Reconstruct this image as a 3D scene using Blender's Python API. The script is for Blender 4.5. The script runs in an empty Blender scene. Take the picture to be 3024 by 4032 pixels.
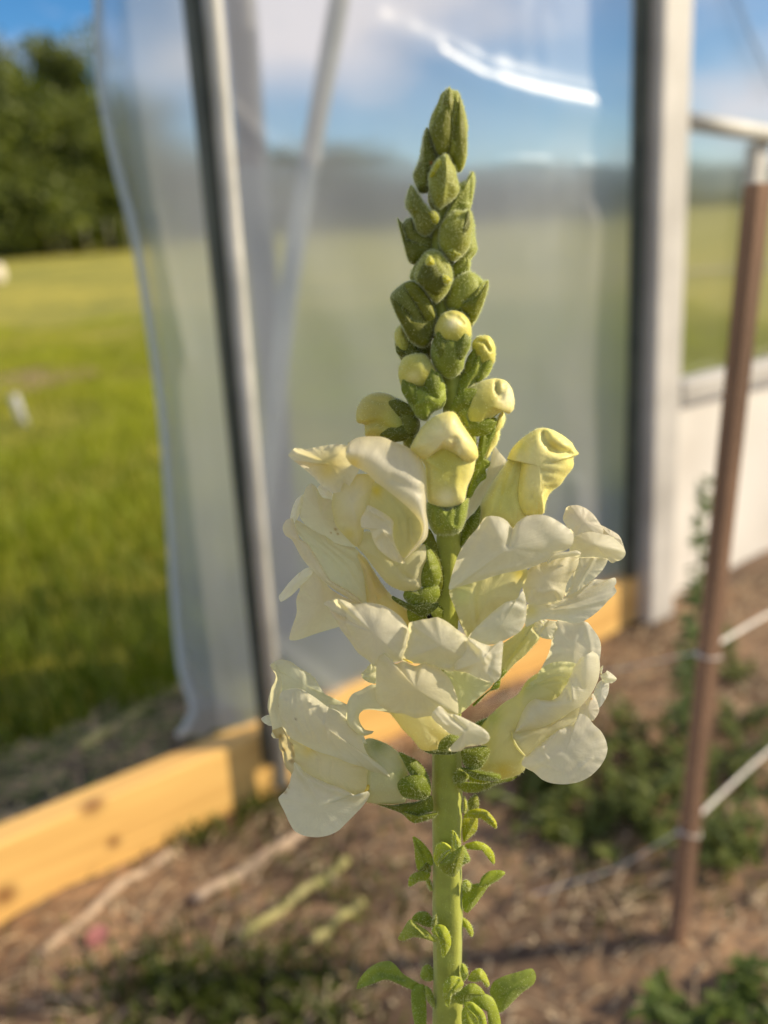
import bpy, math, random
import numpy as np
from mathutils import Vector, noise as mn
random.seed(7); rng = np.random.default_rng(7)
R_ = math.radians
sc = bpy.context.scene
# ------------------------------------------------------------------ camera
FPX = 3200.0; PITCH = R_(19.4); ROLL = R_(3.2); CH = 0.75
Fv = np.array([0, math.cos(PITCH), -math.sin(PITCH)])
_R0 = np.array([1.0, 0, 0]); _U0 = np.array([0, math.sin(PITCH), math.cos(PITCH)])
Rv = _R0*math.cos(ROLL) - _U0*math.sin(ROLL); Uv = _U0*math.cos(ROLL) + _R0*math.sin(ROLL)
CAM = np.array([0, 0, CH])
cd = bpy.data.cameras.new('camera'); cam = bpy.data.objects.new('camera', cd); sc.collection.objects.link(cam)
from mathutils import Matrix
M = Matrix(((Rv[0], Uv[0], -Fv[0], CAM[0]), (Rv[1], Uv[1], -Fv[1], CAM[1]), (Rv[2], Uv[2], -Fv[2], CAM[2]), (0, 0, 0, 1)))
cam.matrix_world = M
cd.sensor_fit = 'VERTICAL'; cd.sensor_height = 36; cd.lens = 36*FPX/4032
cd.clip_start = 0.01; cd.clip_end = 2000
cd.dof.use_dof = True; cd.dof.focus_distance = 0.238; cd.dof.aperture_fstop = 5.6
sc.camera = cam
# ------------------------------------------------------------------ world, sun
SUN_EL = R_(27); SUN_AZ = math.atan2(0.99, 0.07)       # azimuth from +y towards +x
sdir = Vector((math.sin(SUN_AZ)*math.cos(SUN_EL), math.cos(SUN_AZ)*math.cos(SUN_EL), math.sin(SUN_EL)))
sl = bpy.data.lights.new('sun', 'SUN'); sl.energy = 5.0; sl.angle = R_(0.6); sl.color = (1.0, 0.85, 0.61)
so = bpy.data.objects.new('sun', sl); sc.collection.objects.link(so)
so.rotation_euler = sdir.to_track_quat('Z', 'Y').to_euler()
w = bpy.data.worlds.new('World'); sc.world = w; w.use_nodes = True
nt = w.node_tree; N = nt.nodes; L = nt.links
bg = N['Background']; sky = N.new('ShaderNodeTexSky'); sky.sky_type = 'NISHITA'; sky.sun_disc = False
sky.sun_elevation = SUN_EL; sky.sun_rotation = SUN_AZ; sky.air_density = 1.0; sky.dust_density = 0.15; sky.ozone_density = 4.5
tc = N.new('ShaderNodeTexCoord'); mp = N.new('ShaderNodeMapping'); mp.inputs['Scale'].default_value = (1, 1, 2.2); mp.inputs['Location'].default_value = (2.1, 0.7, 1.4)
nz = N.new('ShaderNodeTexNoise'); nz.inputs['Scale'].default_value = 3.2; nz.inputs['Detail'].default_value = 6; nz.inputs['Roughness'].default_value = .55
rp = N.new('ShaderNodeValToRGB'); rp.color_ramp.elements[0].position = .44; rp.color_ramp.elements[1].position = .62
mx = N.new('ShaderNodeMix'); mx.data_type = 'RGBA'; mx.inputs['B'].default_value = (8.6, 8.0, 8.3, 1)
L.new(tc.outputs['Generated'], mp.inputs['Vector']); L.new(mp.outputs[0], nz.inputs['Vector']); L.new(nz.outputs['Fac'], rp.inputs['Fac'])
L.new(rp.outputs['Color'], mx.inputs['Factor']); hs = N.new('ShaderNodeHueSaturation'); hs.inputs['Saturation'].default_value = 1.25; hs.inputs['Value'].default_value = 1.25; L.new(sky.outputs[0], hs.inputs['Color']); L.new(hs.outputs[0], mx.inputs['A']); L.new(mx.outputs['Result'], bg.inputs['Color'])
bg.inputs['Strength'].default_value = 0.085
sc.view_settings.view_transform = 'Standard'; sc.view_settings.look = 'None'; sc.view_settings.exposure = 0.38; sc.view_settings.gamma = 1
sc.render.engine = 'CYCLES'
sc.cycles.transparent_max_bounces = 16

# ------------------------------------------------------------------ coordinate helpers
def ray(px, py): return Fv + Rv*(px-1512)/FPX - Uv*(py-2016)/FPX
def G(px, py, z=0.0):
    d = ray(px, py); t = (z-CH)/d[2]; return CAM + d*t
def PD(px, py, depth): return CAM + ray(px, py)*depth
WA = G(0, 3600); WB = G(2560, 2410); WD = WB-WA; WL = np.linalg.norm(WD); WD = WD/WL; WD[2] = 0
WN = np.array([WD[1], -WD[0], 0.0])           # faces the camera side
def W(px, py, off=0.0):
    """point of the greenhouse end wall (a vertical plane) seen at a photo pixel, off metres in front of it"""
    d = ray(px, py); o = WA + WN*off
    t = ((o-CAM)@WN)/(d@WN); return CAM + d*t
def WS(s, z, off=0.0): return WA + WD*s + WN*off + np.array([0, 0, z])
def s_of(p): return float((np.asarray(p)-WA)@WD)

# ------------------------------------------------------------------ mesh helpers
def link(o, parent=None):
    sc.collection.objects.link(o)
    if parent is not None: o.parent = parent; o.matrix_parent_inverse = parent.matrix_world.inverted()
    return o
def mesh_obj(name, V, Fc, mat, parent=None, smooth=True, col=None, mats=None, midx=None, vein=None):
    me = bpy.data.meshes.new(name); me.from_pydata([tuple(map(float, v)) for v in V], [], [tuple(int(i) for i in f) for f in Fc])
    if mats: [me.materials.append(m) for m in mats]
    else: me.materials.append(mat)
    if midx is not None: me.polygons.foreach_set('material_index', np.array(midx, dtype=np.int32))
    me.polygons.foreach_set('use_smooth', [smooth]*len(me.polygons))
    if col is not None:
        at = me.color_attributes.new('tint', 'FLOAT_COLOR', 'POINT')
        c4 = np.ones((len(V), 4), dtype=np.float32); c4[:, :3] = col; at.data.foreach_set('color', c4.ravel())
    if vein is not None:
        va = me.attributes.new('vein', 'FLOAT_VECTOR', 'POINT'); q = np.zeros((len(V), 3), dtype=np.float32); q[:len(vein)] = vein; va.data.foreach_set('vector', q.ravel())
    me.update()
    return link(bpy.data.objects.new(name, me), parent)
def tag(o, label=None, cat=None, group=None, kind=None):
    if label: o['label'] = label
    if cat: o['category'] = cat
    if group: o['group'] = group
    if kind: o['kind'] = kind
    return o
def empty(name, loc):
    o = bpy.data.objects.new(name, None); o.empty_display_size = .05; o.location = loc; sc.collection.objects.link(o)
    bpy.context.view_layer.update(); return o
class MB:
    def __init__(s): s.V = []; s.F = []; s.n = 0
    def add(s, V, F):
        V = np.asarray(V, float); s.V.append(V); s.F += [tuple(i+s.n for i in f) for f in F]; s.n += len(V)
    def box(s, c, ax, ay, az):
        c, ax, ay, az = [np.asarray(q, float) for q in (c, ax, ay, az)]
        V = [c+i*ax+j*ay+k*az for i in (-1, 1) for j in (-1, 1) for k in (-1, 1)]
        s.add(V, [(0, 1, 3, 2), (4, 6, 7, 5), (0, 4, 5, 1), (2, 3, 7, 6), (0, 2, 6, 4), (1, 5, 7, 3)])
    def tube(s, pts, rad, n=12, cap=True):
        pts = [np.asarray(p, float) for p in pts]; m = len(pts)
        if np.isscalar(rad): rad = [rad]*m
        V = []; up = np.array([0.13, 0.31, 0.94])
        for i, p in enumerate(pts):
            t = pts[min(i+1, m-1)]-pts[max(i-1, 0)]; t = t/np.linalg.norm(t)
            if abs(t@up) > .95: up = np.array([1.0, 0.1, 0])
            a = np.cross(t, up); a /= np.linalg.norm(a); b = np.cross(t, a)
            for k in range(n):
                th = 2*math.pi*k/n; V.append(p+rad[i]*(math.cos(th)*a+math.sin(th)*b))
        F = [(i*n+k, i*n+(k+1) % n, (i+1)*n+(k+1) % n, (i+1)*n+k) for i in range(m-1) for k in range(n)]
        if cap: F += [tuple(range(n))[::-1], tuple((m-1)*n+k for k in range(n))]
        s.add(V, F)
    def build(s, name, mat, parent=None, smooth=True, bevel=0):
        o = mesh_obj(name, np.concatenate(s.V), s.F, mat, parent, smooth)
        if bevel:
            b = o.modifiers.new('bevel', 'BEVEL'); b.width = bevel; b.segments = 2; b.limit_method = 'ANGLE'
        return o
def catmull(pts, n, closed=False):
    P = np.asarray(pts, float); m = len(P)
    d = np.linalg.norm(np.diff(np.vstack([P, P[:1]]) if closed else P, axis=0)[:, :2], axis=1)
    cum = np.concatenate([[0], np.cumsum(d)]); T = np.linspace(0, cum[-1], n, endpoint=not closed)
    out = []
    for t in T:
        i = min(int(np.searchsorted(cum, t, side='right')-1), (m-1 if closed else m-2)); u = (t-cum[i])/max(cum[i+1]-cum[i], 1e-9)
        g = (lambda k: P[k % m]) if closed else (lambda k: P[min(max(k, 0), m-1)])
        p0, p1, p2, p3 = g(i-1), g(i), g(i+1), g(i+2)
        if not closed:
            if i == 0: p0 = 2*p1-p2
            if i+2 > m-1: p3 = 2*p2-p1
        # tension a little tighter than catmull-rom so uneven spacing does not overshoot
        m1 = (p2-p0)*.42; m2 = (p3-p1)*.42
        out.append((2*u**3-3*u*u+1)*p1+(u**3-2*u*u+u)*m1+(-2*u**3+3*u*u)*p2+(u**3-u*u)*m2)
    return np.array(out)

# ------------------------------------------------------------------ materials
def mat(name):
    m = bpy.data.materials.new(name); m.use_nodes = True; return m, m.node_tree.nodes, m.node_tree.links, m.node_tree.nodes['Principled BSDF']
def noise_col(m_nodes, m_links, bsdf, c1, c2, scale, detail=5, coord='Object', stretch=(1, 1, 1), lo=.35, hi=.65):
    tc = m_nodes.new('ShaderNodeTexCoord'); mp = m_nodes.new('ShaderNodeMapping'); mp.inputs['Scale'].default_value = stretch
    nz = m_nodes.new('ShaderNodeTexNoise'); nz.inputs['Scale'].default_value = scale; nz.inputs['Detail'].default_value = detail
    r = m_nodes.new('ShaderNodeValToRGB'); r.color_ramp.elements[0].position = lo; r.color_ramp.elements[1].position = hi
    r.color_ramp.elements[0].color = (*c1, 1); r.color_ramp.elements[1].color = (*c2, 1)
    m_links.new(tc.outputs[coord], mp.inputs[0]); m_links.new(mp.outputs[0], nz.inputs['Vector']); m_links.new(nz.outputs['Fac'], r.inputs['Fac'])
    if bsdf: m_links.new(r.outputs['Color'], bsdf.inputs['Base Color'])
    return nz, r
def simple(name, c1, c2, scale, rough=.7, bump=0, bscale=None, stretch=(1, 1, 1), metallic=0, bdist=.01, lo=.35, hi=.65):
    m, n, l, b = mat(name); nz, r = noise_col(n, l, b, c1, c2, scale, stretch=stretch, lo=lo, hi=hi)
    b.inputs['Roughness'].default_value = rough; b.inputs['Metallic'].default_value = metallic
    if bump:
        z = n.new('ShaderNodeTexNoise'); z.inputs['Scale'].default_value = bscale or scale*4; z.inputs['Detail'].default_value = 4
        bp = n.new('ShaderNodeBump'); bp.inputs['Strength'].default_value = bump; bp.inputs['Distance'].default_value = bdist
        l.new(z.outputs['Fac'], bp.inputs['Height']); l.new(bp.outputs[0], b.inputs['Normal'])
    return m
def plant_mat(name, trans=.4, rough=.5, sss=0, bump=.25, bscale=900, bdist=.0002, var=.12, stretch=(1, 1, 1), sheen=0, tcol=None):
    """tint attribute -> soft mottling -> Principled + Translucent"""
    m, n, l, b = mat(name)
    a = n.new('ShaderNodeAttribute'); a.attribute_name = 'tint'
    tc = n.new('ShaderNodeTexCoord'); nz = n.new('ShaderNodeTexNoise'); nz.inputs['Scale'].default_value = 260; nz.inputs['Detail'].default_value = 5
    l.new(tc.outputs['Object'], nz.inputs['Vector'])
    mr = n.new('ShaderNodeMapRange'); mr.inputs['From Min'].default_value = .3; mr.inputs['From Max'].default_value = .7
    mr.inputs['To Min'].default_value = 1-var; mr.inputs['To Max'].default_value = 1+var*.4
    l.new(nz.outputs['Fac'], mr.inputs['Value'])
    vm = n.new('ShaderNodeVectorMath'); vm.operation = 'SCALE'; l.new(a.outputs['Color'], vm.inputs[0]); l.new(mr.outputs[0], vm.inputs['Scale'])
    l.new(vm.outputs[0], b.inputs['Base Color']); b.inputs['Roughness'].default_value = rough; b.inputs['Specular IOR Level'].default_value = .35
    if sheen: b.inputs['Sheen Weight'].default_value = sheen; b.inputs['Sheen Roughness'].default_value = .4; b.inputs['Sheen Tint'].default_value = (.95, 1, .75, 1)
    if sss:
        b.inputs['Subsurface Weight'].default_value = sss; b.inputs['Subsurface Radius'].default_value = (1, .8, .25); b.inputs['Subsurface Scale'].default_value = .0025
    mp = n.new('ShaderNodeMapping'); mp.inputs['Scale'].default_value = stretch; l.new(tc.outputs['Object'], mp.inputs[0])
    z = n.new('ShaderNodeTexNoise'); z.inputs['Scale'].default_value = bscale; z.inputs['Detail'].default_value = 5; l.new(mp.outputs[0], z.inputs['Vector'])
    bp = n.new('ShaderNodeBump'); bp.inputs['Strength'].default_value = bump; bp.inputs['Distance'].default_value = bdist
    l.new(z.outputs['Fac'], bp.inputs['Height']); l.new(bp.outputs[0], b.inputs['Normal'])
    if trans:
        t = n.new('ShaderNodeBsdfTranslucent'); ms = n.new('ShaderNodeMixShader'); ms.inputs[0].default_value = trans
        l.new(bp.outputs[0], t.inputs['Normal'])
        if tcol:
            mm = n.new('ShaderNodeVectorMath'); mm.operation = 'MULTIPLY'; mm.inputs[1].default_value = tcol
            l.new(vm.outputs[0], mm.inputs[0]); l.new(mm.outputs[0], t.inputs['Color'])
        else: l.new(vm.outputs[0], t.inputs['Color'])
        l.new(b.outputs[0], ms.inputs[1]); l.new(t.outputs[0], ms.inputs[2]); l.new(ms.outputs[0], n['Material Output'].inputs['Surface'])
    return m
def add_veins(m, amp_col=.035, bump=.22):
    n = m.node_tree.nodes; l = m.node_tree.links
    a = n.new('ShaderNodeAttribute'); a.attribute_name = 'vein'; z = n.new('ShaderNodeTexNoise'); z.inputs['Scale'].default_value = 1.6; z.inputs['Detail'].default_value = 4; z.inputs['Roughness'].default_value = .6; z.inputs['Distortion'].default_value = .3
    l.new(a.outputs['Vector'], z.inputs['Vector'])
    old = [x for x in n if x.type == 'BUMP'][0]; b2 = n.new('ShaderNodeBump'); b2.inputs['Strength'].default_value = bump; b2.inputs['Distance'].default_value = .0006
    l.new(z.outputs['Fac'], b2.inputs['Height']); l.new(b2.outputs[0], old.inputs['Normal'])
    mr = n.new('ShaderNodeMapRange'); mr.inputs['From Min'].default_value = .35; mr.inputs['From Max'].default_value = .65; mr.inputs['To Min'].default_value = 1-amp_col; mr.inputs['To Max'].default_value = 1
    l.new(z.outputs['Fac'], mr.inputs['Value'])
    sc_ = [x for x in n if x.type == 'VECT_MATH' and x.operation == 'SCALE'][0]; lk = sc_.inputs['Scale'].links[0].from_socket
    mu = n.new('ShaderNodeMath'); mu.operation = 'MULTIPLY'; l.new(lk, mu.inputs[0]); l.new(mr.outputs[0], mu.inputs[1]); l.new(mu.outputs[0], sc_.inputs['Scale'])
M_petal = plant_mat('petal', trans=.60, rough=.42, bump=.22, bscale=1300, bdist=.00025, var=.03, stretch=(1, 1, .6), tcol=(1.03, 1.0, .80))
add_veins(M_petal)
M_bud = plant_mat('bud_skin', trans=0, rough=.5, sss=.2, bump=.4, bscale=900, bdist=.0003, var=.12, sheen=.25)
M_green = plant_mat('green_skin', trans=0, rough=.6, sss=.15, bump=.45, bscale=1300, bdist=.0003, var=.15, sheen=.5)
M_leaf = plant_mat('leaf_blade', trans=.34, rough=.55, bump=.5, bscale=700, bdist=.0002, var=.2, tcol=(1.1, 1.2, .55), sheen=.2)
M_fuzz, _n, _l, _b = mat('fuzz'); _b.inputs['Base Color'].default_value = (.82, .88, .55, 1); _b.inputs['Roughness'].default_value = .5
_t = _n.new('ShaderNodeBsdfTranslucent'); _t.inputs['Color'].default_value = (.85, .9, .5, 1); _ms = _n.new('ShaderNodeMixShader'); _ms.inputs[0].default_value = .5
_l.new(_b.outputs[0], _ms.inputs[1]); _l.new(_t.outputs[0], _ms.inputs[2]); _l.new(_ms.outputs[0], _n['Material Output'].inputs['Surface'])

WHITE = (.93, .92, .80); CREAM = (.84, .79, .56); YEL = (.52, .46, .07); YG = (.62, .64, .25); PALEG = (.74, .78, .55)
GRN = (.20, .245, .040); DGRN = (.135, .17, .028); LGRN = (.36, .42, .045); STEMC = (.33, .36, .055); BRT = (.50, .54, .03)

# ------------------------------------------------------------------ the snapdragon: builders
CROP = {'A': (1400, 320, 2.212), 'B': (1300, 1200, 1.5082), 'C': (1050, 1650, 2.212), 'D': (1750, 1950, 2.212), 'E': (1000, 2500, 2.212),
        'F': (1750, 2400, 2.212), 'G': (1350, 2850, 1.8713), 'H': (1250, 2300, 2.074), 'I': (1750, 1600, 2.765), 'P': (0, 0, 1)}
def DEP(py): return .216 + .040*(py-350)/3682.0       # distance of the flower's stem from the camera, plant leans a little
def to_world(arr):
    """arr: N x 3 of photo x, photo y, mm behind (+) or before (-) the stem"""
    a = np.asarray(arr, float); dep = DEP(a[:, 1]) + a[:, 2]*1e-3
    return CAM + dep[:, None]*(Fv + Rv*((a[:, 0:1]-1512)/FPX) - Uv*((a[:, 1:2]-2016)/FPX))
def seg_dist(x, y, pl):
    best = np.full(x.shape, 1e9)
    for (x0, y0), (x1, y1) in zip(pl[:-1], pl[1:]):
        dx, dy = x1-x0, y1-y0; t = np.clip(((x-x0)*dx+(y-y0)*dy)/max(dx*dx+dy*dy, 1e-9), 0, 1)
        best = np.minimum(best, np.hypot(x-(x0+t*dx), y-(y0+t*dy)))
    return best
def wobble(x, y, seed, amp, f=.012):
    return amp*(np.sin(x*f+seed*1.7+2*np.sin(y*f*.7+seed))+np.sin(y*f*1.3+seed*2.3+1.5*np.sin(x*f*.8)))*.5
_seed = [0]
def hair_geo(V, F, n, length, width=.00004, sel=None):
    V = np.asarray(V); tri = np.array([(f[0], f[1], f[2]) for f in F] + [(f[0], f[2], f[3]) for f in F if len(f) > 3])
    a, b, c = V[tri[:, 0]], V[tri[:, 1]], V[tri[:, 2]]; nr = np.cross(b-a, c-a); ar = np.linalg.norm(nr, axis=1)+1e-16
    idx = rng.choice(len(tri), n, p=ar/ar.sum()); u = rng.random(n); v = rng.random(n); fl = u+v > 1; u[fl] = 1-u[fl]; v[fl] = 1-v[fl]
    P = a[idx]+u[:, None]*(b-a)[idx]+v[:, None]*(c-a)[idx]; nn = nr[idx]/ar[idx][:, None]
    return P, nn
def finish(name, X, F, crop, seed, material, parent, col, hairs, hlen, orient_c=None, wob=.15, vein=None):
    V = to_world(X); mats = [material]; midx = None
    if material in (M_green, M_leaf): col = col*np.array([[1.02, .88, .36]])
    else: col = col*np.array([[1.0, 1.0, .95]])
    F = list(F)
    if hairs:
        P, nn = hair_geo(V, F, hairs, hlen)
        if orient_c is not None:
            oc = to_world(np.array([orient_c]))[0]; sg = np.sign(((P-oc)*nn).sum(1)); sg[sg == 0] = 1; nn = nn*sg[:, None]
        else:
            sg = np.where(rng.random(len(P)) < .5, -1, 1); nn = nn*sg[:, None]
        d = nn + rng.normal(0, .35, nn.shape); d[:, 2] += .15; d /= np.linalg.norm(d, axis=1)[:, None]
        ln = hlen*(.5+rng.random(len(P)))[:, None]; side = np.cross(d, rng.normal(size=d.shape)); side /= np.linalg.norm(side, axis=1)[:, None]
        base = len(V); hv = np.stack([P-side*.000038, P+side*.000038, P+d*ln], 1).reshape(-1, 3)
        V = np.vstack([V, hv]); nf = len(F); F += [(base+3*i, base+3*i+1, base+3*i+2) for i in range(len(P))]
        mats = [material, M_fuzz]; midx = [0]*nf + [1]*len(P)
        col = np.vstack([col, np.tile([.7, .75, .45], (len(hv), 1))])
    return mesh_obj(name, V, F, material, parent, True, col, mats, midx, vein)
def conv(crop, pts, dz=0):
    ox, oy, s = CROP[crop]; out = []
    for p in pts:
        out.append((ox+p[0]/s, oy+p[1]/s, (p[2] if len(p) > 2 else dz)))
    return out
def tint(X, c_in, c_out, rr, spots, crop):
    col = np.array(c_in)[None]*(1-rr[:, None]) + np.array(c_out)[None]*rr[:, None]
    ox, oy, s = CROP[crop]
    for (sx, sy, sw, sc_) in (spots or []):
        d = np.hypot(X[:, 0]-(ox+sx/s), X[:, 1]-(oy+sy/s))/(sw/s); k = np.exp(-d*d)[:, None]; col = col*(1-k)+np.array(sc_)[None]*k
    return col
def apply_creases(X, creases, crop, soft=False):
    ox, oy, s = CROP[crop]
    for cr in (creases or []):
        if soft: cr = (cr[0], max(cr[1], 17), cr[2]*.8)
        pl = [(ox+p[0]/s, oy+p[1]/s) for p in cr[0]]; d = seg_dist(X[:, 0], X[:, 1], pl)/(cr[1]/s)
        X[:, 2] += cr[2]*np.exp(-d*d)
def petal(name, crop, outline, center, ce, parent, edge=0, c_in=WHITE, c_out=None, roll=1.2, k=2.0, creases=None, spots=None,
          material=None, hairs=0, hlen=.0006, wob=.22, wf=.02, n_t=110, n_r=22, ruf=.35):
    """a thin sheet: outline (photo px, mm), domed between centre and edge, its last tenth rolled back"""
    _seed[0] += 1; sd = _seed[0]; c_out = c_out or c_in; material = material or M_petal
    if material is M_petal: ce = edge+(ce-edge)*.72; roll *= .3; k = 1.6
    O = catmull(conv(crop, outline, edge), n_t, True); C = np.array(conv(crop, [center[:2]], ce)[0])
    X = [C]; rr = [0]
    for i in range(1, n_r+1):
        r = (i/n_r)**.85; ring = C[None, :]+(O-C[None])*r; ring[:, 2] = C[2]+(O[:, 2]-C[2])*r**k
        e = max(0, (r-.82)/.18); ring[:, 2] += roll*e*e
        th = np.arange(n_t)/n_t*2*math.pi; ring[:, 2] += ruf*r**3*(np.sin(th*5+sd)+.6*np.sin(th*9+sd*2.1)+.4*np.sin(th*15+sd*.7)) + (ruf*.5*r**12*np.sin(th*27+sd*1.3) if material is M_petal else 0)
        X.append(ring); rr += [r]*n_t
    X = np.vstack([X[0][None]]+X[1:]); rr = np.array(rr)
    X[:, 2] += wobble(X[:, 0], X[:, 1], sd, wob, wf) + wobble(X[:, 0], X[:, 1], sd+9, wob*.35, wf*3)
    apply_creases(X, creases, crop, material is M_petal)
    F = [(0, 1+k_, 1+(k_+1) % n_t) for k_ in range(n_t)]
    for i in range(n_r-1):
        a = 1+i*n_t; b = a+n_t; F += [(a+k_, b+k_, b+(k_+1) % n_t, a+(k_+1) % n_t) for k_ in range(n_t)]
    col = tint(X, c_in, c_out, rr**1.5, spots, crop)
    tt = np.concatenate([[0], np.tile(np.arange(n_t)/n_t*2*math.pi, n_r)]); vein = np.column_stack([np.cos(tt)*rr**.3*9, np.sin(tt)*rr**.3*9+sd, rr*1.2])
    return finish(name, X, F, crop, sd, material, parent, col, hairs, hlen, vein=vein)
def band(name, crop, railA, railB, parent, bulge=-2.5, dzA=0, dzB=0, c_in=WHITE, c_out=None, rollA=1.0, rollB=.6, creases=None, spots=None,
         material=None, hairs=0, hlen=.0006, wob=.2, wf=.02, n_u=90, n_v=20):
    """a thin sheet lofted between two edge curves"""
    _seed[0] += 1; sd = _seed[0]; c_out = c_out or c_in; material = material or M_petal
    bulge *= .8; rollA *= .6; rollB *= .6
    A = catmull(conv(crop, railA, dzA), n_u); B = catmull(conv(crop, railB, dzB), n_u); X = []; rr = []
    for j in range(n_v):
        v = j/(n_v-1); row = A*(1-v)+B*v; row[:, 2] += bulge*math.sin(math.pi*v)**.9
        row[:, 2] += rollA*max(0, (.15-v)/.15)**2 + rollB*max(0, (v-.85)/.15)**2
        X.append(row); rr += [abs(v-.5)*2]*n_u
    X = np.vstack(X); rr = np.array(rr)
    X[:, 2] += wobble(X[:, 0], X[:, 1], sd, wob, wf); apply_creases(X, creases, crop)
    F = [(j*n_u+i, j*n_u+i+1, (j+1)*n_u+i+1, (j+1)*n_u+i) for j in range(n_v-1) for i in range(n_u-1)]
    uu = np.tile(np.arange(n_u)/n_u, n_v); vein = np.column_stack([uu*40, np.full(len(X), float(sd)), rr*1.2])
    return finish(name, X, F, crop, sd, material, parent, tint(X, c_in, c_out, rr, spots, crop), hairs, hlen, vein=vein)
def blob(name, crop, outline, center, parent, dz, T, c_in=GRN, c_out=None, creases=None, spots=None, material=None, hairs=0, hlen=.0006,
         wob=.25, n_t=72, n_r=14, slant=(0, 0)):
    """a solid rounded body with this outline, T mm to its front and back"""
    _seed[0] += 1; sd = _seed[0]; c_out = c_out or c_in; material = material or M_green
    O = catmull(conv(crop, outline, dz), n_t, True); C = np.array(conv(crop, [center[:2]], dz)[0]); X = []; rr = []
    for i in range(0, 2*n_r+1):
        ph = math.pi*i/(2*n_r)
        if i in (0, 2*n_r): continue
        r = math.sin(ph)**.8; ring = C[None]+(O-C[None])*r; d = -T*math.cos(ph); ring[:, 2] = dz+d
        front = max(0, math.cos(ph))
        ring[:, 2] += front*wobble(ring[:, 0], ring[:, 1], sd, wob, .03)
        Xr = ring.copy(); apply_creases(Xr, creases, crop); ring[:, 2] += (Xr[:, 2]-ring[:, 2])*min(1, front*2)
        X.append(ring); rr += [r]*n_t
    X = np.vstack(X); nr = 2*n_r-1; p0 = C.copy(); p0[2] = dz-T; p1 = C.copy(); p1[2] = dz+T
    p0a = p0[None].copy(); apply_creases(p0a, creases, crop)
    X[:, 2] += (X[:, 0]-C[0])*slant[0] + (X[:, 1]-C[1])*slant[1]
    X = np.vstack([X, p0a, p1[None]]); rr = np.array(rr+[0, 0]); m = len(X)
    F = [(i*n_t+k, i*n_t+(k+1) % n_t, (i+1)*n_t+(k+1) % n_t, (i+1)*n_t+k) for i in range(nr-1) for k in range(n_t)]
    F += [(m-2, (k+1) % n_t, k) for k in range(n_t)]+[(m-1, (nr-1)*n_t+k, (nr-1)*n_t+(k+1) % n_t) for k in range(n_t)]
    return finish(name, X, F, crop, sd, material, parent, tint(X, c_in, c_out, rr**2, spots, crop), hairs, hlen, orient_c=C)

# ================================================================== the setting
def ground_z(x, y):
    return 0.011*max(0, y-5)
# the field: one sheet to the horizon, finer near the camera
ys = np.concatenate([np.linspace(-6, 8, 90), np.geomspace(8.4, 900, 60)]); xs = np.concatenate([-np.geomspace(700, 6, 30), np.linspace(-5.8, 6, 70), np.geomspace(6.4, 700, 30)])
V = []; 
for y in ys:
    for x in xs:
        z = min(.011*max(0, y-5), 5) - .006
        if y > 1: z += .02*mn.noise(Vector((x*1.3, y*1.3, 0)))*min(1, max(0, (np.array([x, y, 0])-WA)@(-WN)-.2))
        V.append((x, y, z))
nx = len(xs); F = [(j*nx+i, j*nx+i+1, (j+1)*nx+i+1, (j+1)*nx+i) for j in range(len(ys)-1) for i in range(nx-1)]
m, n, l, b_ = mat('field_grass'); nz, r = noise_col(n, l, None, (.20, .21, .015), (.47, .39, .045), .55, 8, lo=.3, hi=.62)
nz2, r2 = noise_col(n, l, None, (.5, .6, .4), (1.25, 1.2, 1.1), 9, 8, lo=.3, hi=.7)
mm = n.new('ShaderNodeMix'); mm.data_type = 'RGBA'; mm.blend_type = 'MULTIPLY'; mm.inputs['Factor'].default_value = 1
l.new(r.outputs[0], mm.inputs['A']); l.new(r2.outputs[0], mm.inputs['B']); l.new(mm.outputs['Result'], b_.inputs['Base Color']); b_.inputs['Roughness'].default_value = .9
tag(mesh_obj('field', V, F, m), kind='structure')
# distant hill on the right
V = []; F = []; hx = np.linspace(-60, 700, 60); hy = np.linspace(320, 620, 14)
for y in hy:
    for x in hx:
        t = (y-320)/300; V.append((x, y, 3.4+(16+5*mn.noise(Vector((x*.012, y*.01, 3))))*math.sin(math.pi*min(1, t*1.1))*min(1, (x+60)/160)-.3))
F = [(j*60+i, j*60+i+1, (j+1)*60+i+1, (j+1)*60+i) for j in range(13) for i in range(59)]
tag(mesh_obj('hills', V, F, simple('hill_wood', (.05, .07, .05), (.10, .12, .08), .05, .9)), kind='structure')
# soil of the bed on the camera's side of the wall
M_soil, n, l, b_ = mat('soil'); nz, r = noise_col(n, l, None, (.04, .026, .017), (.36, .24, .15), 3.6, 9, lo=.34, hi=.66)
nz2, r2 = noise_col(n, l, None, (.55, .55, .55), (1.35, 1.25, 1.1), 60, 6, lo=.3, hi=.7)
mm = n.new('ShaderNodeMix'); mm.data_type = 'RGBA'; mm.blend_type = 'MULTIPLY'; mm.inputs['Factor'].default_value = 1
l.new(r.outputs[0], mm.inputs['A']); l.new(r2.outputs[0], mm.inputs['B']); l.new(mm.outputs['Result'], b_.inputs['Base Color']); b_.inputs['Roughness'].default_value = .95
V = []; ns_, no_ = 170, 120
for j in range(no_):
    for i in range(ns_):
        s = -1.2+5.0*i/(ns_-1); o = -.03+2.9*j/(no_-1); p = WS(s, 0, o)
        z = .004+.012*max(-.4, mn.noise(Vector((p[0]*9, p[1]*9, 0))))+.008*abs(mn.noise(Vector((p[0]*31, p[1]*31, 5))))+.01*min(1, o*4)*(.5+mn.noise(Vector((p[0]*3, p[1]*3, 2))))
        V.append((p[0], p[1], max(z, -.001)))
F = [(j*ns_+i, j*ns_+i+1, (j+1)*ns_+i+1, (j+1)*ns_+i) for j in range(no_-1) for i in range(ns_-1)]
tag(mesh_obj('soil', V, F, M_soil), kind='structure')
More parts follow.
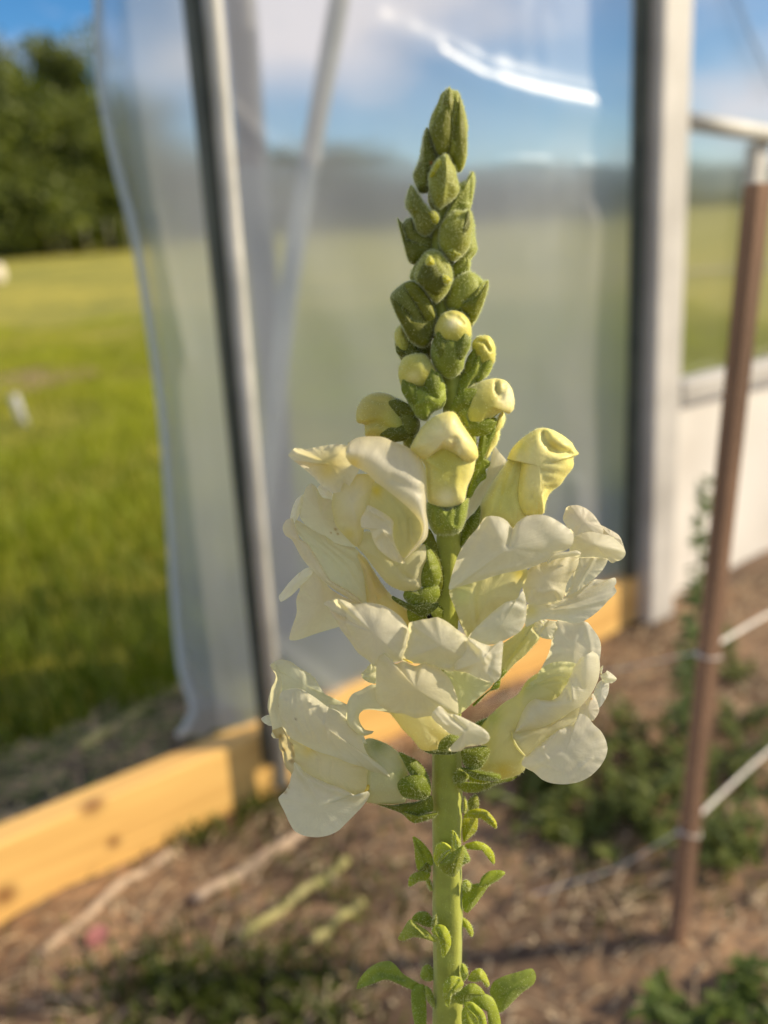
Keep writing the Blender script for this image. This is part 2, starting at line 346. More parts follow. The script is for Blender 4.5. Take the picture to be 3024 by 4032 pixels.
def poly_sheet(name, pts, z, material, th=.0):
    P = [G(*p) for p in pts]; V = [(p[0], p[1], z) for p in P]
    return mesh_obj(name, V, [tuple(range(len(V)))], material)
# black ground cloth outside the wall
mb = MB(); a0, a1, c1, c0 = G(-250, 3130), G(800, 2725), G(980, 2880), G(-250, 3480)
V = []; 
for i in range(40):
    for j in range(8):
        u, v = i/39, j/7; p = (a0*(1-u)+a1*u)*(1-v)+(c0*(1-u)+c1*u)*v; V.append((p[0], p[1], .022+.008*mn.noise(Vector((p[0]*8, p[1]*8, 1)))))
F = [(i*8+j, i*8+j+1, (i+1)*8+j+1, (i+1)*8+j) for i in range(39) for j in range(7)]
tag(mesh_obj('ground_cloth', V, F, simple('black_cloth', (.018, .015, .014), (.07, .055, .042), 22, .8, .4, 90)), 'strip of dark ground cloth lying between the grass and the orange baseboard', 'ground cloth')
# bare patch in the field
c = G(130, 1510); V = [(c[0], c[1], ground_z(0, c[1])+.03)]
for k in range(30):
    a = k/30*2*math.pi; rr_ = 1+.25*math.sin(3*a)+.1*math.sin(7*a); V.append((c[0]+.28*rr_*math.cos(a), c[1]+.55*rr_*math.sin(a), .012))
tag(mesh_obj('bare_earth', V, [(0, 1+k, 1+(k+1) % 30) for k in range(30)], simple('bare_earth', (.22, .14, .07), (.38, .26, .13), 9, .9)), kind='structure')
c = G(2790, 1090); V = []
for i in range(20):
    x = c[0]-.8+3.0*i/19
    for j in range(3): V.append((x, c[1]+.18*(j-1)+.05*math.sin(x*3), ground_z(0, c[1])+.03))
tag(mesh_obj('path', V, [(i*3+j, i*3+j+1, i*3+j+4, i*3+j+3) for i in range(19) for j in range(2)], simple('pale_gravel', (.55, .45, .3), (.7, .6, .42), 9, .9)), kind='structure')

# ---- grass outside
def blades(cx, cy, h, wd, c1, c2):
    n_ = len(cx); a = rng.random(n_)*2*math.pi; lean = (rng.random(n_)*.7+.1)*h; la = rng.random(n_)*2*math.pi
    B = np.column_stack([cx, cy, np.zeros(n_)]); sx = np.column_stack([np.cos(a), np.sin(a), np.zeros(n_)])*wd[:, None]
    T = B+np.column_stack([np.cos(la)*lean, np.sin(la)*lean, h]); Mi = B+np.column_stack([np.cos(la)*lean*.3, np.sin(la)*lean*.3, h*.6])
    V = np.stack([B-sx, B+sx, Mi+sx*.7, Mi-sx*.7, T], 1).reshape(-1, 3); k = np.arange(n_)*5
    F = [f for q in k for f in ((q, q+1, q+2, q+3), (q+3, q+2, q+4))]
    t = rng.random(n_)[:, None]; col = np.repeat(np.array(c1)*(1-t)+np.array(c2)*t, 5, axis=0)*(.8+.4*np.repeat(rng.random(n_), 5))[:, None]
    return V, F, col
def col_mat(name, trans=.35, rough=.6, tc=(1.2, 1.25, .6)):
    m, n, l, b = mat(name); a = n.new('ShaderNodeAttribute'); a.attribute_name = 'tint'; l.new(a.outputs['Color'], b.inputs['Base Color']); b.inputs['Roughness'].default_value = rough
    t = n.new('ShaderNodeBsdfTranslucent'); v = n.new('ShaderNodeVectorMath'); v.operation = 'MULTIPLY'; v.inputs[1].default_value = tc
    l.new(a.outputs['Color'], v.inputs[0]); l.new(v.outputs[0], t.inputs['Color']); ms = n.new('ShaderNodeMixShader'); ms.inputs[0].default_value = trans
    l.new(b.outputs[0], ms.inputs[1]); l.new(t.outputs[0], ms.inputs[2]); l.new(ms.outputs[0], n['Material Output'].inputs['Surface']); return m
M_grass = col_mat('grass_blades'); M_foli = col_mat('foliage', .3); M_straw = col_mat('straw', .15, .6, (1, 1, 1))
N_ = 110000; x = rng.uniform(-3.6, 2.6, N_); y = 1.0+rng.random(N_)**1.5*7; side = (np.column_stack([x, y, 0*x])-WA)@(-WN)
keep = side > .275; 
cl_ = (a0+a1)/2; x, y = x[keep], y[keep]; clump = np.array([mn.noise(Vector((a*1.6, b*1.6, 0))) for a, b in zip(x, y)])
h = (.035+.035*rng.random(len(x)))*(1+.9*np.clip((2.6-y)/1.6, 0, 1)*rng.random(len(x)))*(1+1.1*np.clip(clump, -.4, 1))
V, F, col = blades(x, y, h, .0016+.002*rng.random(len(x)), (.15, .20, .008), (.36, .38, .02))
nearf = np.repeat(np.clip((y-1.2)/2.4, 0, 1), 5)[:, None]; col = col*(np.array([[.42, .55, .5]])*(1-nearf)+nearf*1.1)  # shade over the near grass is painted into the blade colours
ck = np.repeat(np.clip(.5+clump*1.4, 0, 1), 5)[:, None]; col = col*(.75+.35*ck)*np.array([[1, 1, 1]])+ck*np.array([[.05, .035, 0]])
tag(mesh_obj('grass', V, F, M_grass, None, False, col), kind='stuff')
# sparse weeds' grass inside: near the board foot and at the bottom of the picture
def scatter(regs):
    X = []; Y = []
    for (px, py, sx, sy, k) in regs:
        for _ in range(k):
            g = G(rng.normal(px, sx), min(6000, max(2350, rng.normal(py, sy))))
            if (g-WA)@WN > .03: X.append(g[0]); Y.append(g[1])
    return np.array(X), np.array(Y)
x, y = scatter([(700, 3900, 300, 110, 650), (1100, 3980, 220, 120, 500), (400, 3370, 90, 40, 200), (900, 3190, 170, 30, 500), (620, 3300, 160, 30, 400), (2000, 3050, 300, 120, 260), (2600, 3300, 350, 200, 500), (1400, 3600, 300, 200, 250)])
V, F, col = blades(x, y, .01+.03*rng.random(len(x)), .0012+.0016*rng.random(len(x)), (.05, .075, .012), (.13, .16, .03)); V[:, 2] += .006
tag(mesh_obj('grass', V, F, M_grass, None, False, col), kind='stuff')
# dry straw litter
N_ = 15000; s = rng.uniform(-.9, 2.6, N_); o = .05+rng.random(N_)*1.1; V = []; F = []; C_ = []
for i in range(N_):
    p = WS(s[i], 0, o[i]); a = rng.normal(.75, .7); L_ = .008+.045*rng.random()**2.5; d = np.array([math.cos(a), math.sin(a), rng.normal(0, .12)]); q = np.array([-d[1], d[0], 0])*(.0006+.0018*rng.random())
    z = .014+.006*rng.random(); k = len(V); c0 = p+[0, 0, z]; V += [c0-q, c0+q, c0+d*L_*.5+q+[0, 0, .004], c0+d*L_*.5-q+[0, 0, .004], c0+d*L_+q*.5, c0+d*L_-q*.5]
    F += [(k, k+1, k+2, k+3), (k+3, k+2, k+4, k+5)]; t = rng.random(); c = np.array([.30, .20, .11])*(1-t)+np.array([.62, .49, .31])*t; C_ += [c*(.6+.5*rng.random())]*6
tag(mesh_obj('straw', np.array(V), F, M_straw, None, False, np.array(C_)), kind='stuff')
V = []; F = []; C_ = []
for i in range(1000):
    u, v = rng.random(), rng.random(); p = (a0*(1-u)+a1*u)*(1-v)+(G(-250, 3480)*(1-u)+G(980, 2880)*u)*v; p = np.array([p[0], p[1], 0.]); a = rng.normal(.6, .9); L_ = .01+.05*rng.random()**2
    d = np.array([math.cos(a), math.sin(a), rng.normal(0, .12)]); q = np.array([-d[1], d[0], 0])*(.0006+.0018*rng.random()); k = len(V); c0 = p+[0, 0, .034]
    V += [c0-q, c0+q, c0+d*L_+q*.5, c0+d*L_-q*.5]; F.append((k, k+1, k+2, k+3)); tt = rng.random()
    c = (np.array([.28, .20, .11])*(1-tt)+np.array([.5, .4, .24])*tt) if rng.random() < .6 else np.array([.10, .15, .02]); C_ += [c]*4
tag(mesh_obj('dead_grass', np.array(V), F, M_straw, None, False, np.array(C_)), kind='stuff')
# dry stalks on the soil
M_stalk = simple('dry_stalk', (.34, .24, .16), (.56, .42, .29), 30, .7, .3, 200)
M_stalkg = simple('dry_stalk_green', (.30, .28, .10), (.42, .38, .16), 30, .7, .3, 200)
for pts, rw, lab, mt in [([(150, 3830), (330, 3660), (520, 3500), (680, 3400)], .0055, 'pale dry stalk on the soil near the lower left corner', M_stalk),
                     ([(770, 3590), (900, 3510), (1040, 3420), (1230, 3285)], .0075, 'thick pinkish dry stalk lying below the lower left flower', M_stalk),
                     ([(950, 3750), (1080, 3640), (1220, 3540), (1370, 3430)], .0055, 'yellowish dry stalk nearest to the left of the flower stem', M_stalkg),
                     ([(1230, 3760), (1320, 3680), (1430, 3590)], .005, 'short greenish stalk close behind the flower stem', M_stalkg),
                     ([(330, 3010), (500, 2900), (640, 2810), (740, 2750)], .009, 'olive dry stalk lying on the dark ground cloth', M_stalkg)]:
    P = [G(*p)+[0, 0, .028 if pts[0][1] < 3100 else .016] for p in pts]; Q = catmull(P, 16); Q[:, 2] += .003*np.sin(np.arange(16)*.9)
    mb = MB(); mb.tube(list(Q), rw, 8); tag(mb.build('dry_stalk', mt), lab, 'stalk')
# fallen pink petal
c = G(395, 3745)+[0, 0, .016]; V = [c+[0, 0, .004]]
for k in range(16):
    a = k/16*2*math.pi; V.append(c+np.array([.012*math.cos(a), .010*math.sin(a)*(1+.2*math.sin(2*a)), .006*math.sin(a)+.006]))
tag(mesh_obj('fallen_petal', V, [(0, 1+k, 1+(k+1) % 16) for k in range(16)], simple('pink', (.42, .14, .12), (.5, .2, .17), 60, .6)), 'small red-pink petal fallen on the straw at lower left', 'petal')

# ---- baseboards
M_wood, n, l, b_ = mat('pine_board'); tc = n.new('ShaderNodeTexCoord'); mp = n.new('ShaderNodeMapping')
mp.inputs['Rotation'].default_value = (0, 0, -math.atan2(WD[1], WD[0])); mp.inputs['Scale'].default_value = (1.2, 14, 14)
nz = n.new('ShaderNodeTexNoise'); nz.inputs['Scale'].default_value = 3; nz.inputs['Detail'].default_value = 7
vr = n.new('ShaderNodeMapping'); vr.vector_type = 'POINT'; vr.inputs['Rotation'].default_value = (0, 0, -math.atan2(WD[1], WD[0]))
l.new(tc.outputs['Object'], vr.inputs[0]); mp2 = n.new('ShaderNodeMapping'); mp2.inputs['Scale'].default_value = (1.6, 30, 30); l.new(vr.outputs[0], mp2.inputs[0]); l.new(mp2.outputs[0], nz.inputs['Vector'])
r = n.new('ShaderNodeValToRGB'); r.color_ramp.elements[0].position = .3; r.color_ramp.elements[1].position = .7
r.color_ramp.elements[0].color = (.68, .385, .11, 1); r.color_ramp.elements[1].color = (.88, .56, .18, 1); l.new(nz.outputs['Fac'], r.inputs['Fac']); prev = r.outputs['Color']
for (kx, ky, kr) in [(365, 3170, .013), (450, 3320, .008), (20, 3530, .012)]:
    kp = W(kx, ky, .0215); d = n.new('ShaderNodeVectorMath'); d.operation = 'DISTANCE'; d.inputs[1].default_value = tuple(kp); l.new(tc.outputs['Object'], d.inputs[0])
    mr = n.new('ShaderNodeMapRange'); mr.inputs['From Min'].default_value = kr*.4; mr.inputs['From Max'].default_value = kr*1.7; mr.inputs['To Min'].default_value = .9; mr.inputs['To Max'].default_value = 0
    l.new(d.outputs['Value'], mr.inputs['Value']); mk = n.new('ShaderNodeMix'); mk.data_type = 'RGBA'; mk.inputs['B'].default_value = (.22, .09, .03, 1)
    l.new(mr.outputs[0], mk.inputs['Factor']); l.new(prev, mk.inputs['A']); prev = mk.outputs['Result']
l.new(prev, b_.inputs['Base Color']); b_.inputs['Roughness'].default_value = .6
H_B = .108
sP1 = s_of(G(1090, 3080)); sP2 = s_of(G(2540, 2415))
def board(s0, s1, lab):
    mb = MB(); c = WS((s0+s1)/2, H_B/2, 0); mb.box(c, WD*(s1-s0)/2, WN*.019, np.array([0, 0, H_B/2])); tag(mb.build('baseboard', M_wood, None, False, .003), lab, 'board', 'pine baseboards of the greenhouse wall')
board(-1.3, sP1-.004, 'long orange pine baseboard with dark knots, left of the metal post')
board(sP1+.004, sP2-.01, 'orange pine baseboard seen between the flowers, right of the metal post')

# ---- posts, braces
M_metal = simple('galvanised', (.40, .40, .37), (.58, .57, .53), 14, .6, .2, 60, metallic=.1)
M_dark = simple('channel_shade_dark', (.05, .06, .05), (.09, .10, .08), 20, .5, metallic=.2)  # for the slim post's channel and the shade strip beside the white post
M_steel = simple('dark_steel', (.10, .10, .115), (.16, .16, .18), 12, .5, metallic=.3)
M_white = simple('white_paint', (.44, .42, .385), (.62, .595, .55), 7, .55, .1, 40)
def at_off(px, py, off): return W(px, py, off)
P0 = G(1112, 3110); 
t0 = empty('metal_post', tuple(W(1105, 3060, .045)))
tag(t0, 'slim galvanised metal post with a dark channel, left, standing on the baseboard end', 'post')
mb = MB(); mb.tube([W(770, -500, .045), W(835, 0, .045), W(975, 1600, .045), W(1108, 3085, .045)], .0095, 16); mb.build('pole', M_metal, t0)
mb = MB(); up_, dn_ = W(705, -500, .03), W(1063, 3000, .03); mid = W(918, 1600, .03); 
for a, b2 in ((up_, mid), (mid, dn_)): mb.box((a+b2)/2, WD*.0075, WN*.008, (b2-a)/2)
mb.build('channel_shade_strip', M_dark, t0, False)
t0 = empty('door_post', tuple(W(2560, 2420, .0)))
tag(t0, 'broad white painted post between the clear film panel and the white skirt', 'post')
mb = MB(); a, b2 = W(2615, -300, .02), W(2555, 2425, .02); mb.box((a+b2)/2, WD*.036, WN*.03, (b2-a)/2); mb.build('post_body', M_white, t0, False, .006)
mb = MB(); a, b2 = W(2535, -300, .02), W(2478, 2270, .02); mb.box((a+b2)/2, WD*.006, WN*.010, (b2-a)/2); mb.build('channel_shade_strip', M_dark, t0, False)  # side shadow of the frame, modelled as a dark strip
mb = MB(); mb.tube([W(1375, -300, -.05), W(1338, 0, -.05), W(1235, 560, -.05), W(1130, 1200, -.05), W(1030, 2150, -.05)], .0125, 14)
tag(mb.build('brace', M_metal), 'pale diagonal brace tube running down to the slim metal post', 'brace')
mb = MB(); mb.tube([W(925, -400, -.16), W(950, 0, -.16), W(1000, 700, -.16), W(1085, 1500, -.16), W(1150, 2500, -.16)], .021, 14)
tag(mb.build('outer_post', M_steel), 'dark steel post standing outside, seen dimly through the film', 'post')
mb = MB(); mb.tube([W(2670, 470, .0), W(2850, 500, .0), W(3400, 590, .0)], .014, 14)
tag(mb.build('cross_tube', M_metal), 'pale horizontal tube crossing the open bay at the upper right', 'tube')
mb = MB(); a, b2 = W(2985, 560, -.02), W(2900, 1500, -.02); mb.box((a+b2)/2, WD*.019, WN*.012, (b2-a)/2)
tag(mb.build('mullion', M_white, None, False, .003), 'thin white upright below the horizontal tube, behind the stake', 'upright')
# white skirt
t0 = empty('skirt_panel', tuple(G(2760, 2330)))
tag(t0, 'low white plastic skirt wall at right behind the rusty stake', 'wall')
sA, sB = s_of(W(2600, 2000)), s_of(W(3024, 2000))+1.2; zA = W(2640, 1590)[2]; zB = W(3024, 1475)[2]
V = []; 
for i in range(60):
    for j in range(24):
        s = sA+.02+(sB-sA)*i/59; z = .015+(zA+(zB-zA)*i/59*.3)*j/23; V.append(WS(s, z, .004*math.sin(s*11)+.006*mn.noise(Vector((s*4, z*6, 2)))))
M_skirt = simple('skirt_plastic', (.66, .62, .56), (.80, .77, .71), 3, .5, .1, 40)
mesh_obj('skirt', V, [(i*24+j, i*24+j+1, (i+1)*24+j+1, (i+1)*24+j) for i in range(59) for j in range(23)], M_skirt, t0)
mb = MB(); a, b2 = WS(sA+.02, zA+.02, .0), WS(sB, zA+(zB-zA)*.3+.02, .0); mb.box((a+b2)/2, (b2-a)/2, WN*.022, np.array([0, 0, .02])); mb.build('top_rail', M_white, t0, False, .005)

# ---- clear plastic film
def film_mat(name, haze, tintc, gl=.5, rough=.16):
    m, n, l, b = mat(name); n.remove(b); out = n['Material Output']
    tr = n.new('ShaderNodeBsdfTransparent'); tr.inputs['Color'].default_value = (.93, .95, .95, 1)
    df = n.new('ShaderNodeBsdfDiffuse'); df.inputs['Color'].default_value = (*tintc, 1); tl = n.new('ShaderNodeBsdfTranslucent'); tl.inputs['Color'].default_value = (*tintc, 1)
    g = n.new('ShaderNodeBsdfGlossy'); g.inputs['Roughness'].default_value = rough; g.inputs['Color'].default_value = (1, 1, 1, 1)
    a = n.new('ShaderNodeMixShader'); a.inputs[0].default_value = .5; l.new(df.outputs[0], a.inputs[1]); l.new(tl.outputs[0], a.inputs[2])
    rf = n.new('ShaderNodeBsdfRefraction'); rf.inputs['IOR'].default_value = 1.04; rf.inputs['Roughness'].default_value = .55; rf.inputs['Color'].default_value = (.9, .94, .95, 1)
    t2 = n.new('ShaderNodeMixShader'); t2.inputs[0].default_value = .5; l.new(tr.outputs[0], t2.inputs[1]); l.new(rf.outputs[0], t2.inputs[2]); tr = t2
    c = n.new('ShaderNodeMixShader'); tc = n.new('ShaderNodeTexCoord'); mp = n.new('ShaderNodeMapping'); mp.inputs['Scale'].default_value = (2.5, 2.5, 1.1)
    nz = n.new('ShaderNodeTexNoise'); nz.inputs['Scale'].default_value = 2; nz.inputs['Detail'].default_value = 5; mr = n.new('ShaderNodeMapRange')
    mr.inputs['From Min'].default_value = .3; mr.inputs['From Max'].default_value = .7; mr.inputs['To Min'].default_value = haze*.75; mr.inputs['To Max'].default_value = haze*1.25
    l.new(tc.outputs['Object'], mp.inputs[0]); l.new(mp.outputs[0], nz.inputs['Vector']); l.new(nz.outputs['Fac'], mr.inputs['Value']); l.new(mr.outputs[0], c.inputs[0])
    l.new(tr.outputs[0], c.inputs[1]); l.new(a.outputs[0], c.inputs[2])
    fr = n.new('ShaderNodeFresnel'); fr.inputs['IOR'].default_value = 1.35; mu = n.new('ShaderNodeMath'); mu.operation = 'MULTIPLY'; mu.inputs[1].default_value = gl
    l.new(fr.outputs[0], mu.inputs[0]); d = n.new('ShaderNodeMixShader'); l.new(mu.outputs[0], d.inputs[0]); l.new(c.outputs[0], d.inputs[1]); l.new(g.outputs[0], d.inputs[2]); l.new(d.outputs[0], out.inputs['Surface'])
    return m
M_film = film_mat('clear_film', .34, (.64, .65, .72), .035, .36); M_film2 = film_mat('clear_film_fold', .26, (.46, .55, .60), .1)
def film(name, L_pts, R_pts, off, material, parent, creases=(), amp=.004, nu=150, nv=220, seed=1, extra=0):
    A = catmull(L_pts, nv); B = catmull(R_pts, nv); V = []; PX = []
    for j in range(nv):
        for i in range(nu):
            u = i/(nu-1); PX.append((A[j][0]*(1-u)+B[j][0]*u, A[j][1]*(1-u)+B[j][1]*u))
    PX = np.array(PX); D_ = np.zeros(len(PX))
    for pl, wd, hh in creases:
        q = seg_dist(PX[:, 0], PX[:, 1], pl)/wd; D_ += hh*np.exp(-q*q)
    for k, (px, py) in enumerate(PX):
        p = W(px, py, off); s = s_of(p); z = p[2]
        wv = .0005*mn.noise(Vector((s*30, z*14, seed)))+amp*mn.noise(Vector((s*3+seed, z*1.2, seed)))+amp*.35*mn.noise(Vector((s*9, z*4, seed+3)))
        V.append(p+WN*(D_[k]+wv))
    F = [(j*nu+i, j*nu+i+1, (j+1)*nu+i+1, (j+1)*nu+i) for j in range(nv-1) for i in range(nu-1)]
    return mesh_obj(name, V, F, material, parent)
fp = empty('plastic_curtain', tuple(W(1800, 2500, .0)))
tag(fp, 'large clear plastic film panel with bright glints, between slim metal post and white post', 'film')
film('film_sheet', [(745, -420), (800, 0), (950, 1500), (1080, 2815)], [(2530, -420), (2520, 0), (2495, 1200), (2465, 2255)], -.005, M_film, fp,
     creases=[([(1480, 90), (1650, 175), (1850, 290), (2000, 350), (2180, 400), (2470, 450)], 75, .0062), ([(1750, 190), (1900, 275), (2100, 330), (2400, 390)], 14, -.0016), ([(1960, 640), (2060, 636), (2150, 640)], 17, .0024), ([(2290, 650), (2380, 640)], 16, .0020), ([(1100, 900), (1400, 1400), (1500, 2000)], 120, .008), ([(2350, 900), (2200, 1500), (2300, 2200)], 90, .008), ([(1500, 2300), (1900, 2000)], 70, .006),
              ([(2060, 1000), (2280, 700), (2460, 520)], 50, .0010), ([(1000, 2500), (1200, 2640), (1330, 2750)], 40, .008), ([(900, 420), (1050, 560), (1250, 640)], 40, .0035), ([(2250, 1900), (2260, 2200)], 30, .006), ([(1400, 150), (1300, 600)], 90, .003)], seed=2)
film('inner_sheet', [(862, 655), (905, 1100), (950, 1500), (1080, 2812)], [(2505, 650), (2500, 900), (2495, 1200), (2465, 2253)], -.03, M_film2, fp, creases=[([(1500, 1000), (1600, 1800)], 90, .006)], seed=5, nu=90, nv=120, amp=.006)
ff = empty('plastic_flap', tuple(W(900, 2850, -.01)))
tag(ff, 'narrow loose film flap with a wavy left edge, left of the slim metal post', 'film')
film('film_sheet', [(385, -420), (385, 0), (392, 300), (450, 620), (530, 930), (600, 1350), (645, 1700), (672, 2100), (690, 2400), (715, 2640), (760, 2800), (700, 2900)], [(700, -420), (760, 0), (782, 300), (812, 620), (842, 930), (884, 1350), (914, 1700), (952, 2100), (985, 2400), (1020, 2640), (1060, 2790), (1063, 2840)], -.012, M_film, ff,
     creases=[([(400, 0), (405, 300), (470, 650), (560, 1000), (650, 1700), (690, 2300)], 28, .005), ([(720, 2600), (780, 2760), (790, 2900)], 30, .012), ([(560, 900), (700, 1400)], 60, .006)], seed=9, nu=70, nv=200)
film('under_sheet', [(470, -420), (470, 0), (480, 300), (520, 620), (590, 930), (640, 1350), (680, 1700), (700, 2100), (715, 2400), (735, 2640), (780, 2800)], [(700, -420), (760, 0), (782, 300), (812, 620), (842, 930), (884, 1350), (914, 1700), (952, 2100), (985, 2400), (1020, 2640), (1060, 2790)], -.03, M_film2, ff, seed=12, nu=40, nv=80)
M_hem = film_mat('film_hem', .75, (.66, .72, .76), .05)
hp = catmull([(385, -420), (385, 0), (392, 300), (450, 620), (530, 930), (600, 1350), (645, 1700), (672, 2100), (690, 2400), (715, 2640), (760, 2800), (700, 2900)], 60)
mb = MB(); mb.tube([W(a, b2, -.011) for a, b2 in hp], .0045, 8); mb.build('hem', M_hem, ff)
sp_ = empty('plastic_sheet', tuple(W(2830, 1520, -.03))); tag(sp_, 'hazy plastic sheet in the bay above the white skirt, behind the stake', 'film')
film('film_sheet', [(2680, -400), (2690, 0), (2690, 800), (2640, 1560)], [(3300, -400), (3300, 0), (3300, 800), (3300, 1480)], -.03, film_mat('bay_film', .22, (.22, .24, .24), .05), sp_, seed=20, nu=50, nv=90)
mb = MB(); mb.tube([W(2880, -60, -.3), W(2950, 130, -.3), W(3060, 380, -.3)], .006, 8); tag(mb.build('wire', M_steel), 'thin dark wire slanting across the sky at the upper right corner', 'wire')

# ---- stake with twines
M_stake = simple('rusty_wood', (.15, .085, .05), (.38, .22, .13), 16, .8, .4, 90, stretch=(1, 1, .2))
sb = G(2665, 3730); top = None
dd = ray(2985, 722); tt = (sb[1]+.02)/dd[1]; top = CAM+dd*tt
t0 = empty('stake', tuple(sb)); tag(t0, 'brown rusty garden stake leaning slightly, right side, with twine tied to it', 'stake')
ax = top-sb; L_ = np.linalg.norm(ax); axn = ax/L_; e1 = np.array([.35, -.94, 0]); e1 -= axn*(e1@axn); e1 /= np.linalg.norm(e1); e2 = np.cross(axn, e1)
mb = MB(); c = sb-axn*.05; mb.box((c+top)/2, e1*.0077, e2*.0077, (top-c)/2); mb.build('stake_body', M_stake, t0, False, .0015)
M_twine = simple('twine', (.62, .58, .52), (.78, .74, .68), 120, .7, .3, 400)
def on_stake(py):
    f_ = (3730-py)/(3730-722); best = min(np.linspace(0, 1, 400), key=lambda q: abs(proj_y(sb+ax*q)-py)); return sb+ax*best
def proj_y(P): v = P-CAM; z = v@Fv; return 2016-FPX*(v@Uv)/z
for py, ends, rr_, lab in [(2575, [((3060, 2400), 1.02), ((3500, 2180), 1.25)], .0021, 'pale twine running right from the stake, upper one'),
                           (3270, [((3060, 2930), 1.0), ((3500, 2620), 1.2)], .0021, 'pale twine running right from the stake, lower one near the ground'),
                           (2560, [((2420, 2640), .95), ((1900, 2760), 1.1)], .0009, 'faint thin twine running left from the stake, upper one'),
                           (3255, [((2420, 3420), .85), ((2100, 3520), .85)], .0007, 'faint thin twine running left from the stake, lower one')]:
    p0 = on_stake(py)-e2*.012*np.sign(e2[1]); pts = [p0]+[PD(a, b2, d) for (a, b2), d in ends]; Q = catmull(pts, 14)
    mb = MB(); mb.tube(list(Q), rr_, 8)
    if rr_ > .0015:
        ring = [on_stake(py+6*math.sin(a*2))+ (e1*math.cos(a)+e2*math.sin(a))*.0112 for a in np.linspace(0, 6.28, 17)]; mb.tube(ring, .0008, 6)
    tag(mb.build('twine', M_twine), lab, 'twine')

# ---- background plants
def weed(base, h, nl, spread, lsize, c1, c2, name, lab, cat, group=None, spike=False):
    t0 = empty(name, tuple(base)); mb = MB(); V = []; F = []; C_ = []; ns = 1 if spike else 5
    for s_ in range(ns):
        a = rng.random()*6.28; tip = base+np.array([math.cos(a)*spread*rng.random()*(0 if spike else 1), math.sin(a)*spread*rng.random()*(0 if spike else 1), h*(1 if spike else .6+.4*rng.random())])
        mid = (base+tip)/2+rng.normal(0, .004, 3); Q = catmull([base, mid, tip], 8); mb.tube(list(Q), list(np.linspace(.003, .001, 8)), 6)
        for i in range(nl//ns):
            t = .08+.92*rng.random(); p = base*(1-t)**2+2*mid*t*(1-t)+tip*t*t; b_a = rng.random()*6.28; L2 = lsize*(1.1-.6*t if spike else .6+.7*rng.random())
            d = np.array([math.cos(b_a), math.sin(b_a), rng.uniform(-.1, .9)]); d /= np.linalg.norm(d); q = np.cross(d, [0, 0, 1]); q = q/np.linalg.norm(q)*L2*.22
            k = len(V); V += [p, p+d*L2*.35+q, p+d*L2*.35-q, p+d*L2*.75+q*.8-[0, 0, L2*.08], p+d*L2*.75-q*.8-[0, 0, L2*.08], p+d*L2-[0, 0, L2*.2]]
            F += [(k, k+1, k+2), (k+1, k+3, k+4, k+2), (k+3, k+5, k+4)]; tt = rng.random(); C_ += [(np.array(c1)*(1-tt)+np.array(c2)*tt)]*6
    mb.build('stem', simple(name+'_stem', (.14, .19, .05), (.2, .26, .08), 30), t0); mesh_obj('foliage', V, F, M_foli, t0, False, np.array(C_)); tag(t0, lab, cat, group); return t0
gp = G(2690, 2960); weed(gp, .42, 230, 0, .034, (.10, .15, .04), (.18, .24, .08), 'young_snapdragon', 'thin green flower spike blurred in front of the white skirt, left of the stake', 'plant', spike=True)
i = 0
W_pos = [(2050, 3060), (2220, 2980), (2380, 3080), (2480, 2960), (2250, 3160), (2420, 3230), (2560, 3140), (2560, 3010), (2150, 3240), (2880, 3050), (2960, 3200), (2850, 2880), (2780, 3320), (2960, 3420), (2330, 3330), (2600, 3330), (2060, 3160), (2900, 2700), (2150, 3120), (2330, 3020), (2500, 3300), (2700, 3180), (2780, 3120), (2470, 3130), (2190, 3330), (2840, 3420), (2940, 3000)]
W_pos.sort(key=lambda q: (0 if q[1] < 3070 else 1 if q[1] < 3220 else 2, q[0]))
_cnt = {}
for (px, py) in W_pos:
    row = 'back' if py < 3070 else 'middle' if py < 3220 else 'front'; _cnt[row] = _cnt.get(row, 0)+1
    wds = ['first', 'second', 'third', 'fourth', 'fifth', 'sixth', 'seventh', 'eighth', 'ninth', 'tenth', 'eleventh', 'twelfth', 'thirteenth']
    g = G(px, py); weed(g+[0, 0, .004], .035+.06*rng.random(), 170, .10, .015, (.06, .085, .012), (.18, .21, .035), 'weed', 'dark green weed right of the flower, %s from left in %s row' % (wds[_cnt[row]-1], row), 'weed', 'weeds clustered on the soil right of the flower')
for (px, py, hh, wl) in [(2900, 3990, .04, 'larger bright green weed in the bottom right corner'), (2700, 4060, .04, 'smaller green weed cut by the bottom edge near the right corner')]:
    weed(G(px, py)+[0, 0, .004], hh, 90, .05, .022, (.07, .11, .012), (.12, .17, .02), 'weed', wl, 'weed', 'weeds in the bottom right corner')

